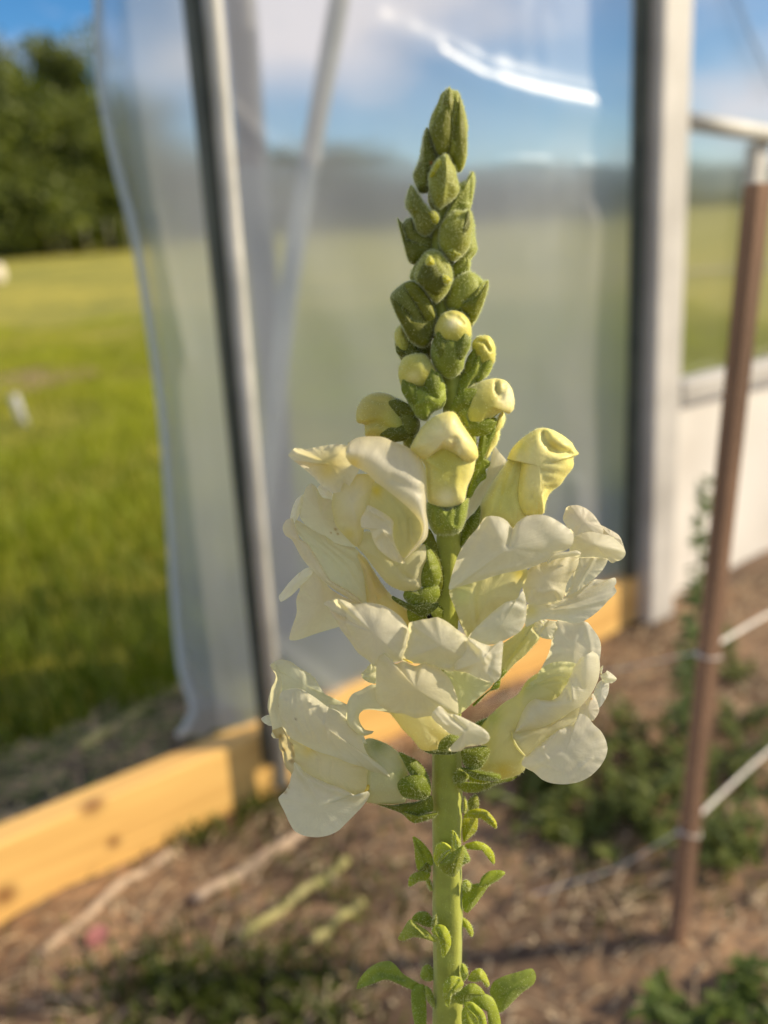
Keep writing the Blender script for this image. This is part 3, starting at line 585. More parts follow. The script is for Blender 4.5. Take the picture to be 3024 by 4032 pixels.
# ---- trees
def crown_mesh(seed, n_l=9000):
    r_ = np.random.default_rng(seed); V = []; F = []; C_ = []
    cl = [(r_.normal(0, .30), r_.normal(0, .30), .10+.80*r_.random(), .15+.12*r_.random()) for _ in range(44)]
    cl = [(x_*(1.25-.8*z_), y_*(1.25-.8*z_), z_, q_) for x_, y_, z_, q_ in cl]
    for i in range(n_l):
        cx, cy, cz, cr = cl[r_.integers(len(cl))]; d = r_.normal(size=3); d /= np.linalg.norm(d); p = np.array([cx, cy, cz])+d*cr*(r_.random()**.4)*np.array([1, 1, .7])
        a = r_.normal(size=3); a /= np.linalg.norm(a); b2 = np.cross(a, r_.normal(size=3)); b2 /= np.linalg.norm(b2); sz = .018+.016*r_.random()
        k = len(V); V += [p-a*sz, p+b2*sz*.6, p+a*sz, p-b2*sz*.6]; F.append((k, k+1, k+2, k+3)); t = r_.random(); C_ += [np.array([.045, .07, .010])*(1-t)+np.array([.19, .22, .022])*t]*4
    me = bpy.data.meshes.new('crown'); me.from_pydata([tuple(v) for v in V], [], F); me.materials.append(M_foli)
    at = me.color_attributes.new('tint', 'FLOAT_COLOR', 'POINT'); c4 = np.ones((len(V), 4), dtype=np.float32); c4[:, :3] = np.array(C_); at.data.foreach_set('color', c4.ravel()); return me
M_bark = simple('bark', (.06, .045, .03), (.12, .09, .06), 3, .9)
def trunk_mesh(seed):
    r_ = np.random.default_rng(seed); mb = MB(); mb.tube([np.array([0, 0, -.02]), np.array([.01, 0, .3]), np.array([-.01, .01, .6]), np.array([0, 0, .88])], [.035, .026, .017, .006], 8)
    for k in range(6):
        a = r_.random()*6.28; z = .3+.08*k; mb.tube([np.array([0, 0, z]), np.array([math.cos(a)*.12, math.sin(a)*.12, z+.1]), np.array([math.cos(a)*.25, math.sin(a)*.25, z+.17])], [.012, .008, .003], 6)
    me = bpy.data.meshes.new('trunk'); me.from_pydata([tuple(v) for v in np.concatenate(mb.V)], [], mb.F); me.materials.append(M_bark); return me
CR = [crown_mesh(s) for s in (1, 2, 3)]; TR = [trunk_mesh(s) for s in (1, 2)]
def tree(i, px, dist, top, wpx, lab, group=None):
    d = ray(px, 1000); t = dist/d[1]; x = d[0]*t; y = dist; gz = min(.011*(y-5), 5)
    dt = ray(px, top); hgt = CH+dt[2]*dist/dt[1]-gz; wid = wpx/FPX*dist*1.0
    t0 = empty('tree', (x, y, gz)); tag(t0, lab, 'tree', group)
    for nm, me in (('crown', CR[i % 3]), ('trunk', TR[i % 2])):
        o = bpy.data.objects.new(nm, me); sc.collection.objects.link(o); o.parent = t0
    t0.scale = (wid, wid, hgt); t0.rotation_euler = (0, 0, i*1.9)
k = 0
ORD = ['first', 'second', 'third', 'fourth', 'fifth', 'sixth', 'seventh', 'eighth', 'ninth', 'tenth', 'eleventh', 'twelfth']
for (px, dist, top, wpx, lab) in [(-330, 40, 60, 560, 'broad dark green tree cut by the left edge of the photo'), (30, 40, 60, 560, 'tallest green tree at the upper left'), (300, 46, 120, 430, 'round topped tree standing just left of the film flap'),
                                  (160, 36, 420, 520, 'low yellowish green tree in front of the tall trees at left'), (440, 38, 330, 460, 'dark tree partly behind the wavy edge of the film flap')]:
    tree(k, px, dist, top, wpx, lab); k += 1
for (px, dist, top, wpx, w1) in [(-60, 35, 560, 480, 'cut by the left edge'), (100, 34, 640, 400, 'in front of the tallest tree'), (290, 35, 600, 420, 'below the round topped tree'), (470, 37, 520, 400, 'beside the film flap')]:
    tree(k, px, dist, top, wpx, 'bushy low tree along the foot of the wood, '+w1, 'bushy trees along the foot of the wood'); k += 1
for q, (px, top) in enumerate([(580, 330), (700, 500), (840, 590), (1020, 610), (1230, 630), (1330, 560), (1480, 650), (1700, 655), (1900, 660), (2120, 650), (2330, 655), (2520, 640)]):
    tree(k, px, 55, top, 400, 'hazy far tree seen through the clear film, %s from the left' % ORD[q], 'trees of the far line'); k += 1
for q, (px, top) in enumerate([(2740, 760), (2900, 755), (3080, 750)]):
    tree(k, px, 80, top, 320, 'dark far tree in the open bay beside the stake, %s from the white post' % ORD[q], 'far trees beyond the open bay'); k += 1
# small things in the field
c = G(-14, 1135); mb = MB(); c[2] = ground_z(0, c[1])+.15
mb.tube([c-[.16, 0, 0], c-[.15, 0, 0], c+[.15, 0, 0], c+[.16, 0, 0]], [.15, .17, .17, .15], 20); tag(mb.build('round_bale', simple('pale_wrap', (.6, .52, .4), (.75, .68, .55), 5, .6)), 'small pale round bale in the field at the left edge', 'bale')
c = G(95, 1680); mb = MB(); mb.tube([c, c+[-.01, 0, .07], c+[-.018, 0, .14]], [.02, .02, .019], 12); tag(mb.build('pipe_stub', M_metal), 'short pale pipe stub standing in the grass beside the bare earth', 'pipe')
for j, px in enumerate([20, 130, 205, 260, 350, 440, 520]):
    wo = ORD[j]
    d = ray(px, 1000); t = 32/d[1]; p = np.array([d[0]*t, 32, .011*27]); mb = MB(); mb.tube([p, p+[0, 0, .7], p+[.01, 0, 1.15]], [.025, .025, .02], 8)
    tag(mb.build('fence_post', simple('weathered_post', (.22, .20, .17), (.34, .31, .27), 9, .8)), 'small fence post far off at the foot of the trees, %s from the left' % wo, 'post', 'fence posts at the foot of the trees')
# ================================================================== the snapdragon
base_pt = to_world(np.array([[1768, 4032, 0]]))[0]; _b2 = to_world(np.array([[1765, 3600, 0]]))[0]
_dir = (base_pt-_b2)/np.linalg.norm(base_pt-_b2); foot = base_pt + _dir*(base_pt[2]/abs(_dir[2])); foot[2] = 0
foot[0] = base_pt[0]+.01; foot[1] = base_pt[1]+.03
SNAP = empty('snapdragon', tuple(foot))
tag(SNAP, 'tall white snapdragon spike with green buds at its tip, closest flower, in sharp focus', 'flower')
# stem: one tapered tube from the ground to the tip
sp = [(1760, 520, 14), (1752, 700, 20), (1735, 850, 25), (1722, 1000, 28), (1738, 1200, 32), (1765, 1400, 36), (1785, 1600, 42), (1780, 1850, 46), (1766, 2080, 50),
      (1762, 2300, 50), (1750, 2500, 52), (1756, 2750, 55), (1757, 2900, 57), (1760, 3080, 58), (1760, 3300, 57), (1762, 3600, 57), (1763, 3800, 57), (1764, 4032, 58)]
S = catmull([(a, b, c) for a, b, c in sp], 150); ctr = to_world(np.column_stack([S[:, 0], S[:, 1], np.zeros(len(S))])); rad = S[:, 2]/FPX*DEP(S[:, 1])
tail = [ctr[-1]+(foot-ctr[-1])*t for t in np.linspace(.05, 1, 14)]; ctr = np.vstack([ctr, tail]); rad = np.concatenate([rad, [rad[-1]]*14])
tb = MB(); tb.tube(list(ctr), list(rad), 28); V = np.concatenate(tb.V); nV = len(V)
F = tb.F; dxy = rng.normal(0, .00004, V.shape); V = V + dxy*0
for i in range(len(ctr)):
    for k in range(28):
        V[i*28+k] += (V[i*28+k]-ctr[i])*(.05*math.sin(k/28*2*math.pi*5+i*.03)+.03*math.sin(i*.35)+.05*mn.noise(Vector((k*.9, i*.08, 0))))
cl = np.tile(STEMC, (nV, 1)); P_, nn_ = hair_geo(V, [f for f in F if len(f) == 4], 9000, .0005)
keep = P_[:, 2] > base_pt[2]-.02; P_, nn_ = P_[keep], nn_[keep]
ci = np.array([ctr[np.argmin(((ctr-p)**2).sum(1))] for p in P_]); sg = np.sign(((P_-ci)*nn_).sum(1)); nn_ *= sg[:, None]
d_ = nn_+rng.normal(0, .3, nn_.shape); d_ /= np.linalg.norm(d_, axis=1)[:, None]; ln = .0006*(.5+rng.random(len(P_)))[:, None]
sd_ = np.cross(d_, rng.normal(size=d_.shape)); sd_ /= np.linalg.norm(sd_, axis=1)[:, None]
hv = np.stack([P_-sd_*.00002, P_+sd_*.00002, P_+d_*ln], 1).reshape(-1, 3); nf = len(F)
F2 = list(F)+[(nV+3*i, nV+3*i+1, nV+3*i+2) for i in range(len(P_))]
mesh_obj('stem', np.vstack([V, hv]), F2, None, SNAP, True, np.vstack([cl, np.tile([.7, .75, .45], (len(hv), 1))]), [M_green, M_fuzz], [0]*nf+[1]*len(P_))

def lobe(name, crop, outline, parent, dz, dome=1.2, c=GRN, tip=None, edge_off=.6, hairs=500, roll=.5, creases=None, spots=None, mt=None, wob=.12):
    """small green sepal or leaf"""
    o = np.array([p[:2] for p in outline], float); cc = o.mean(0)
    return petal(name, crop, outline, cc, dz-dome, edge=dz+edge_off, parent=parent, c_in=c, c_out=tip or tuple(q*1.15 for q in c), roll=roll, creases=creases,
                 spots=spots, material=mt or M_leaf, hairs=hairs, hlen=.0006, wob=wob, n_t=64, n_r=12, ruf=.12, k=1.6)

# ---- green buds of the tip (crop A): solid bodies wrapped in pointed sepals
def gbud(outline, dz, T, c=GRN, creases=None, sep=(), spots=None, tipc=None, hairs=2200):
    o = np.array(outline, float); ctr_ = o.mean(0); outline = [tuple(q) for q in ctr_+(o-ctr_)*1.05]
    b = blob('green_bud', 'A', outline, ctr_, SNAP, dz, T, c_in=c, c_out=tipc or tuple(q*1.25 for q in c), creases=creases, spots=spots, hairs=hairs)
    for s in sep:
        lobe('sepal', 'A', s[0], b, s[1], dome=.7, c=s[2] if len(s) > 2 else GRN, edge_off=.5, hairs=350, roll=.6)
    return b
gbud([(650, 380), (670, 300), (720, 200), (750, 120), (780, 95), (815, 65), (850, 95), (890, 100), (920, 180), (945, 260), (970, 380), (965, 500), (960, 650), (930, 750), (890, 775), (840, 730), (800, 680), (720, 640), (680, 560), (650, 450)],
     0, 5.0, creases=[([(855, 150), (850, 300), (830, 480), (790, 640)], 18, 1.0), ([(930, 230), (880, 330), (860, 500)], 14, .8), ([(760, 130), (700, 330)], 14, .7)],
     sep=[([(790, 210), (825, 290), (850, 400), (835, 540), (795, 620), (740, 635), (700, 590), (665, 480), (660, 400), (700, 320), (745, 260)], -5.2),
          ([(905, 130), (935, 250), (955, 380), (965, 560), (935, 740), (890, 770), (850, 680), (845, 520), (865, 380), (890, 250)], -4.6),
          ([(815, 65), (850, 130), (860, 260), (835, 330), (790, 220), (760, 200), (775, 120)], -4.4)])
gbud([(620, 415), (645, 450), (665, 520), (690, 600), (720, 680), (680, 760), (650, 850), (630, 950), (560, 960), (530, 900), (505, 820), (530, 750), (560, 680), (583, 550), (598, 460)], 0.5, 4, c=DGRN,
     creases=[([(590, 480), (600, 700), (610, 900)], 16, -.8)], spots=[(660, 712, 14, (.5, .16, .04))])
gbud([(640, 830), (665, 760), (700, 700), (740, 665), (790, 635), (825, 690), (870, 780), (880, 870), (900, 940), (870, 1000), (800, 1060), (730, 1100), (680, 1060), (650, 960)], -4, 4,
     creases=[([(790, 660), (790, 850), (760, 1050)], 20, -.7)],
     sep=[([(645, 820), (670, 760), (700, 705), (745, 675), (752, 730), (720, 790), (690, 828), (655, 842)], -7.2, BRT), ([(850, 930), (862, 860), (885, 850), (897, 890), (885, 940), (860, 955)], -5.5, LGRN)])
gbud([(740, 1250), (770, 1170), (800, 1090), (850, 1000), (900, 900), (965, 875), (985, 840), (1015, 795), (1035, 850), (1025, 960), (1005, 1070), (980, 1130), (890, 1150), (820, 1210), (780, 1260)], 0, 3.6,
     creases=[([(960, 900), (880, 1020), (790, 1180)], 18, -.7), ([(1000, 850), (990, 1050)], 14, .6)], c=(.19, .25, .06))
gbud([(440, 1060), (455, 990), (485, 915), (530, 960), (600, 1070), (650, 1120), (695, 1135), (727, 1190), (710, 1250), (660, 1310), (600, 1340), (540, 1300), (505, 1190), (450, 1110)], -3, 4, c=DGRN,
     creases=[([(560, 990), (620, 1110), (690, 1150)], 14, -1.0), ([(480, 950), (520, 1120), (560, 1300)], 18, .6)],
     sep=[([(600, 1065), (640, 1115), (695, 1130), (727, 1185), (712, 1245), (670, 1240), (640, 1190), (590, 1130), (580, 1090)], -6.4, LGRN)])
gbud([(370, 1195), (395, 1235), (415, 1245), (440, 1210), (490, 1195), (520, 1260), (600, 1320), (665, 1380), (655, 1470), (590, 1530), (510, 1585), (460, 1550), (430, 1440), (400, 1320)], .5, 4, c=DGRN,
     creases=[([(400, 1240), (440, 1380), (560, 1440)], 14, 1.0)], sep=[([(370, 1195), (400, 1250), (425, 1340), (440, 1450), (425, 1430), (400, 1340), (380, 1270)], -3, GRN),
     ([(420, 1390), (520, 1400), (620, 1430), (655, 1470), (590, 1525), (515, 1582), (462, 1550), (435, 1460)], -4.2, DGRN)])
gbud([(900, 1550), (960, 1480), (1000, 1350), (1000, 1180), (1030, 1240), (1035, 1350), (1055, 1470), (1000, 1560), (985, 1650), (900, 1700), (850, 1700), (835, 1620)], 1, 3.5, c=(.2, .26, .06),
     creases=[([(1050, 1470), (960, 1560)], 12, .8)])
gbud([(730, 1340), (755, 1240), (810, 1170), (870, 1130), (930, 1135), (985, 1125), (1015, 1180), (1010, 1300), (985, 1440), (920, 1520), (850, 1555), (790, 1520), (740, 1440)], -3.5, 4.4,
     creases=[([(760, 1270), (830, 1210), (920, 1180)], 16, .8)],
     sep=[([(985, 1125), (1000, 1230), (975, 1330), (930, 1460), (890, 1500), (900, 1380), (895, 1270), (930, 1190)], -7.0, DGRN), ([(800, 1480), (840, 1440), (890, 1490), (920, 1510), (860, 1550)], -7.2, LGRN)])
gbud([(475, 1710), (495, 1640), (520, 1600), (560, 1600), (560, 1720), (520, 1755)], .5, 2.5, hairs=400)
gbud([(520, 1680), (545, 1600), (600, 1510), (660, 1480), (730, 1495), (790, 1560), (830, 1640), (835, 1740), (800, 1830), (750, 1890), (700, 1925), (650, 1880), (590, 1800), (530, 1740)], -5, 4.6,
     creases=[([(600, 1600), (640, 1540), (720, 1540), (800, 1640)], 12, .6)],
     sep=[([(645, 1515), (690, 1560), (740, 1640), (790, 1700), (833, 1730), (790, 1790), (730, 1860), (670, 1860), (590, 1790), (535, 1720), (570, 1620), (610, 1560)], -9.6, DGRN),
          ([(640, 1515), (675, 1545), (690, 1590), (655, 1610), (615, 1600), (608, 1565)], -10.6, BRT), ([(750, 1690), (800, 1690), (835, 1735), (800, 1770), (765, 1755)], -10.4, BRT)])
gbud([(780, 1890), (830, 1780), (900, 1700), (960, 1668), (1000, 1665), (1060, 1700), (1110, 1745), (1150, 1738), (1148, 1800), (1110, 1930), (1060, 2050), (1010, 2120), (985, 2050), (930, 2020), (870, 2020), (800, 1970)], -1, 5,
     creases=[([(1130, 1760), (1060, 1850), (950, 1930)], 20, 1.1), ([(1060, 1720), (1080, 1780)], 14, .8)],
     sep=[([(1150, 1740), (1145, 1810), (1110, 1930), (1060, 2050), (1010, 2115), (985, 2040), (900, 1960), (990, 1910), (1070, 1860)], -5.8), ], c=(.21, .27, .065))
gbud([(310, 1890), (345, 1830), (430, 1765), (510, 1750), (590, 1820), (665, 1940), (700, 2050), (690, 2150), (650, 2260), (590, 2310), (480, 2260), (410, 2130), (350, 2010)], -2, 5.4, c=DGRN,
     creases=[([(440, 1790), (520, 1900), (600, 2060)], 18, 1.1), ([(420, 2000), (520, 2080), (620, 2080)], 18, .9)],
     sep=[([(312, 1890), (350, 2010), (410, 2130), (480, 2255), (580, 2300), (640, 2250), (600, 2120), (500, 2090), (450, 2020), (400, 1960)], -7.6, DGRN),
          ([(430, 1765), (510, 1752), (590, 1820), (665, 1950), (690, 2060), (620, 2080), (540, 1960), (470, 1860)], -7.4, GRN)])

for (cx_, cy_, rx_, ry_) in [(760, 700, 70, 110), (700, 1000, 70, 140), (790, 1230, 90, 130), (640, 1420, 90, 120), (760, 1600, 100, 130), (640, 1760, 110, 130), (800, 1900, 120, 150), (720, 2080, 130, 170), (880, 2250, 110, 160), (560, 2350, 110, 150)]:
    blob('green_bud', 'A', [(cx_+rx_*math.cos(a), cy_+ry_*math.sin(a)-(30 if abs(a-4.71) < .3 else 0)) for a in np.linspace(0, 6.28, 13)[:-1]], (cx_, cy_), SNAP, 4.5, 3.5, c_in=DGRN, c_out=GRN, hairs=500)
# ---- buds that show colour (crop B): yellow cap over a green calyx
def ybud(cap, green, dz, T, creases=None, gcre=None, cc=YEL, ce=(.64, .58, .13), spots=None, gc=GRN, crop='B', extra=(), gdz=None):
    o = np.array(cap, float); spots = list(spots or [])+[(np.mean([q[0] for q in green[0]]), np.mean([q[1] for q in green[0]]), 125, (.40, .42, .08))]; b = blob('opening_bud', crop, cap, o.mean(0), SNAP, dz, T, c_in=cc, c_out=ce, creases=creases, spots=spots, material=M_bud, hairs=1000, hlen=.0005)
    for i, g in enumerate(green):
        g_ = np.array(g, float); blob('calyx', crop, g, g_.mean(0), b, dz+.3 if gdz is None else gdz, T*.95, c_in=gc, c_out=tuple(q*1.3 for q in gc), creases=gcre, hairs=1100)
    gq = np.array(green[0], float).mean(0); cq = np.array(cap, float).mean(0); dq = cq-gq; dl = np.linalg.norm(dq); dq = dq/max(dl, 1e-6); pq = np.array([-dq[1], dq[0]])
    wq = np.abs((np.array(green[0], float)-gq)@pq).max()
    for sg_ in (-1, 1):
        b0 = gq+pq*sg_*wq*.45; tp = gq+dq*dl*.92+pq*sg_*wq*.62; ww = wq*.34
        lobe('sepal', crop, [tuple(tp), tuple(b0+(tp-b0)*.55+pq*ww), tuple(b0+pq*ww*.9), tuple(b0-dq*ww*1.2), tuple(b0-pq*ww*.9), tuple(b0+(tp-b0)*.55-pq*ww)], b, dz-T*.86, dome=.5, c=gc, edge_off=.7, hairs=350, roll=.4)
    for e in extra: lobe('sepal', crop, e[0], b, e[1], c=e[2], hairs=350)
    return b
ybud([(382, 190), (390, 145), (420, 122), (450, 160), (480, 230), (470, 290), (430, 310), (400, 270)], [[(385, 230), (420, 215), (470, 215), (560, 275), (590, 320), (520, 330), (470, 310), (430, 335), (400, 290)]], 3, 4, gc=DGRN)
ybud([(845, 225), (880, 187), (940, 183), (975, 230), (982, 290), (970, 350), (900, 370), (850, 290)], [[(735, 625), (742, 480), (780, 400), (835, 320), (880, 265), (910, 245), (925, 310), (970, 330), (955, 390), (930, 430), (850, 480), (800, 530), (755, 600)]],
     0, 4, creases=[([(880, 215), (920, 225), (945, 270)], 10, 1.0)], gc=(.22, .30, .06), gcre=[([(905, 260), (860, 400), (770, 520)], 16, -.8), ([(950, 370), (860, 450)], 10, .7)])
ybud([(618, 150), (640, 90), (670, 50), (730, 30), (790, 48), (830, 100), (838, 180), (800, 240), (740, 250), (690, 240), (640, 220)], [[(597, 270), (615, 200), (660, 185), (700, 160), (750, 170), (800, 185), (835, 180), (832, 250), (800, 320), (790, 380), (750, 425), (700, 440), (640, 400), (605, 340)]],
     -5, 5, creases=[([(700, 60), (750, 70), (790, 110)], 12, .6)], gcre=[([(700, 165), (760, 190), (770, 300)], 16, .7)], gc=(.17, .235, .05), spots=[(730, 110, 40, (.86, .80, .50))])
ybud([(405, 420), (410, 360), (440, 310), (500, 290), (560, 293), (600, 340), (630, 400), (600, 470), (540, 495), (480, 490), (425, 485)], [[(430, 480), (480, 482), (540, 480), (590, 440), (640, 390), (680, 470), (688, 560), (670, 610), (610, 640), (570, 690), (510, 665), (465, 590), (445, 540)]],
     -5, 5, spots=[(560, 340, 50, (.45, .45, .12)), (500, 440, 40, (.85, .76, .36))], gcre=[([(560, 500), (620, 530), (680, 500)], 14, 1.2), ([(500, 600), (600, 560)], 10, -.8)], gc=(.19, .27, .05))
ybud([(155, 690), (158, 620), (190, 560), (240, 528), (300, 520), (370, 540), (440, 600), (470, 700), (450, 790), (400, 812), (330, 790), (280, 800), (210, 780), (205, 715), (175, 705)],
     [[(350, 545), (430, 570), (490, 630), (535, 700), (520, 780), (490, 850), (440, 840), (425, 740), (400, 640)]], -2, 5, creases=[([(205, 715), (280, 700), (400, 760)], 20, .8), ([(230, 560), (320, 580)], 16, .6)],
     gc=DGRN, cc=(.44, .37, .07), ce=(.56, .48, .13))
ybud([(760, 640), (775, 560), (820, 500), (860, 475), (910, 450), (980, 436), (1040, 450), (1080, 500), (1095, 570), (1088, 625), (1060, 648), (1030, 636), (990, 650), (940, 690), (890, 740), (850, 790), (800, 740)],
     [[(735, 625), (750, 570), (800, 520), (835, 560), (820, 650), (850, 740), (870, 830), (830, 800), (780, 720)]], -3, 5, creases=[([(985, 440), (985, 500), (1000, 530)], 12, 1.4), ([(1040, 470), (1015, 560)], 12, .6)],
     gc=(.20, .28, .05), cc=(.52, .46, .08), ce=(.76, .68, .26), spots=[(1060, 560, 60, (.88, .80, .48))])
# yellow strip bud with its jagged sepals, right of the big bud (crop I)
b = blob('opening_bud', 'I', [(560, 170), (600, 85), (640, 58), (662, 120), (645, 200), (605, 260), (595, 340), (570, 410), (520, 480), (470, 570), (430, 650), (380, 640), (400, 520), (470, 380), (520, 270)], (540, 300), SNAP, 1, 3.5, c_in=YEL, c_out=(.9, .82, .35), material=M_bud, hairs=1000)
lobe('sepal', 'I', [(480, 150), (560, 120), (575, 190), (560, 270), (510, 370), (450, 460), (420, 560), (500, 600), (490, 650), (440, 700), (460, 740), (450, 790), (400, 820), (340, 900), (300, 980), (235, 1025), (250, 900), (300, 740), (350, 560), (370, 400), (400, 260)], b, -3.2, c=(.21, .30, .055),
     creases=[([(440, 260), (400, 460), (330, 720), (270, 950)], 30, -.8), ([(455, 745), (360, 800)], 14, .9), ([(560, 200), (440, 330)], 16, .7)], spots=[(505, 258, 14, (.25, .08, .06))], hairs=900)
lobe('sepal', 'I', [(100, 40), (240, -40), (420, 0), (560, 40), (600, 60), (540, 120), (440, 200), (370, 330), (300, 280), (200, 160)], b, -2.0, c=(.19, .25, .04), hairs=500)

# ---- big half-open bud in the middle (crop B)
b = blob('opening_bud', 'B', [(500, 860), (560, 840), (630, 800), (690, 780), (760, 810), (820, 850), (862, 900), (850, 1000), (815, 1080), (795, 1170), (750, 1195), (690, 1205), (620, 1195), (580, 1165), (568, 1050), (560, 950)], (690, 1010), SNAP, -9, 5.5,
         c_in=(.62, .57, .12), c_out=(.74, .68, .26), creases=[([(600, 950), (610, 1150)], 16, -.4), ([(760, 950), (745, 1150)], 16, -.4)], material=M_bud, hairs=900, spots=[(690, 900, 90, (.55, .50, .07)), (690, 1150, 60, (.84, .82, .5))])
blob('upper_lip', 'B', [(475, 852), (510, 780), (555, 715), (620, 662), (700, 633), (745, 645), (785, 710), (830, 775), (868, 835), (880, 900), (860, 925), (845, 935), (800, 935), (760, 900), (700, 868), (660, 860), (620, 885), (560, 925), (500, 880)], (690, 780), b, -11.5, 5.5,
     c_in=(.82, .73, .36), c_out=(.76, .66, .18), creases=[([(740, 800), (740, 860)], 18, .9), ([(600, 690), (640, 730)], 22, .5), ([(640, 860), (760, 890)], 12, -.6)], material=M_bud, hairs=900, spots=[(740, 830, 26, (.80, .66, .24)), (845, 900, 30, (.82, .70, .22))])
blob('calyx', 'B', [(568, 1185), (600, 1165), (640, 1185), (690, 1215), (740, 1190), (790, 1165), (822, 1150), (815, 1230), (800, 1290), (770, 1350), (700, 1370), (620, 1360), (580, 1280)], (695, 1265), b, -7, 5, c_in=(.20, .28, .06), hairs=1300,
     creases=[([(640, 1190), (650, 1300)], 16, .8), ([(750, 1200), (740, 1300)], 16, .8)])

# ---- large yellow bud upper right (crop I)
b = blob('opening_bud', 'I', [(375, 1200), (385, 1080), (430, 990), (480, 900), (540, 800), (600, 715), (680, 600), (740, 520), (830, 470), (900, 600), (900, 900), (900, 1180), (830, 1300), (770, 1340), (650, 1330), (480, 1320), (385, 1290)], (640, 980), SNAP, 3, 6,
         c_in=(.60, .57, .15), c_out=(.74, .70, .30), creases=[([(740, 560), (620, 850), (560, 1200)], 30, .5), ([(800, 700), (720, 950), (740, 1200)], 30, .5)], material=M_bud, hairs=1300)
blob('upper_lip', 'I', [(680, 580), (740, 450), (850, 340), (940, 280), (1010, 240), (1100, 233), (1200, 265), (1310, 330), (1390, 400), (1425, 465), (1467, 520), (1405, 550), (1408, 650), (1370, 710), (1320, 770), (1260, 860), (1200, 900), (1140, 960), (1110, 1030), (1090, 1100), (1080, 1170), (960, 1195), (870, 1175), (810, 1090), (785, 980), (800, 820), (835, 600), (760, 520)], (1030, 650), b, 0, 6,
     c_in=(.80, .72, .30), c_out=(.80, .72, .22), material=M_bud, hairs=1500, wob=.35,
     creases=[([(1075, 290), (1090, 370), (1160, 450), (1250, 495), (1360, 500)], 34, 2.2), ([(1130, 260), (1240, 350), (1340, 440)], 50, -1.0), ([(1000, 300), (880, 420), (800, 700), (790, 960), (850, 1140)], 22, .5),
              ([(1030, 900), (1210, 880)], 16, 1.0), ([(950, 970), (1010, 1060), (1030, 1160)], 14, 1.1), ([(1100, 600), (1300, 640)], 20, .4), ([(1060, 700), (1280, 740)], 18, .4), ([(1080, 800), (1240, 810)], 18, .4)],
     spots=[(1180, 440, 60, (.80, .64, .12)), (830, 430, 60, (.80, .72, .16)), (960, 1080, 60, (.76, .68, .2))])
lobe('sepal', 'I', [(388, 1078), (330, 1150), (250, 1230), (195, 1330), (172, 1450), (160, 1560), (200, 1520), (270, 1430), (330, 1360), (375, 1290), (390, 1190)], b, -1.5, dome=1.5, c=(.15, .22, .03), hairs=700)
petal('petal', 'I', [(220, 1240), (180, 1140), (260, 1000), (360, 860), (440, 740), (500, 600), (545, 440), (600, 500), (675, 600), (620, 720), (500, 880), (400, 1060), (310, 1170)], (440, 820), 5, b, 7, c_in=(.84, .80, .55), c_out=(.85, .82, .66))

# ---- helper for open flowers
def flower(crop, outline, center, dz, T, c_in, c_out, **k):
    return blob('flower', crop, outline, center, SNAP, dz, T, c_in=c_in, c_out=c_out, material=k.pop('material', M_petal), hairs=k.pop('hairs', 900), **k)

# ---- flower 1: upper left, front (crop C)
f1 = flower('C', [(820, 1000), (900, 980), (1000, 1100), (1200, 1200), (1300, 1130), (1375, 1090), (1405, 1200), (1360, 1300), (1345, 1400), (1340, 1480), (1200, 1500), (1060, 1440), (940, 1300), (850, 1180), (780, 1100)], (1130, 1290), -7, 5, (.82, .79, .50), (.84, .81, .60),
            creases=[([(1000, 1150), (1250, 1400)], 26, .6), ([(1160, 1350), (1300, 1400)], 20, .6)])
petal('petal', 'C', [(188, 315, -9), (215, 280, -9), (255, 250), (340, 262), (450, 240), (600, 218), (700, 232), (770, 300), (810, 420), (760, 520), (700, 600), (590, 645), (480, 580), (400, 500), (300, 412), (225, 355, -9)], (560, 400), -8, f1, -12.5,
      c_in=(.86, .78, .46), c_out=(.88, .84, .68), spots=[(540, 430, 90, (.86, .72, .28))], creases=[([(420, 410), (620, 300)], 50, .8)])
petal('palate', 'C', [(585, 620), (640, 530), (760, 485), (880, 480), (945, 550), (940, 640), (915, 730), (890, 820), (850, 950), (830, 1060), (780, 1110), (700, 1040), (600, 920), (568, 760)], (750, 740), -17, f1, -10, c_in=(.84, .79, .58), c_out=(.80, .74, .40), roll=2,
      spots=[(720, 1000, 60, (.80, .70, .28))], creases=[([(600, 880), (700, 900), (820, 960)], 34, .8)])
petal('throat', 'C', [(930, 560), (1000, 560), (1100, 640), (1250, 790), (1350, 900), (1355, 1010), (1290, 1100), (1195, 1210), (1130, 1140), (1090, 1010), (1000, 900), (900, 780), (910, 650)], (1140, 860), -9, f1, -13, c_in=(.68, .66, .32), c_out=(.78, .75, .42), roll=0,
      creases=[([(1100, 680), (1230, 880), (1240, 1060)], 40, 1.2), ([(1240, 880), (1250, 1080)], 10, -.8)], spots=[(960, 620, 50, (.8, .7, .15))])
petal('lower_lip', 'C', [(862, 790), (885, 750), (960, 785), (1060, 845), (1105, 900), (1098, 990), (1115, 1080), (1160, 1170), (1205, 1255), (1120, 1240), (1040, 1190), (970, 1130), (925, 1050), (900, 970), (830, 950), (820, 870)], (1000, 960), -17.5, f1, -15.5,
      c_in=(.86, .82, .66), c_out=(.88, .85, .72), roll=1.8, creases=[([(930, 1040), (1010, 980), (1080, 1000)], 34, -1.2), ([(900, 800), (1080, 900), (1120, 1100), (1200, 1250)], 14, -.7)], n_t=140)
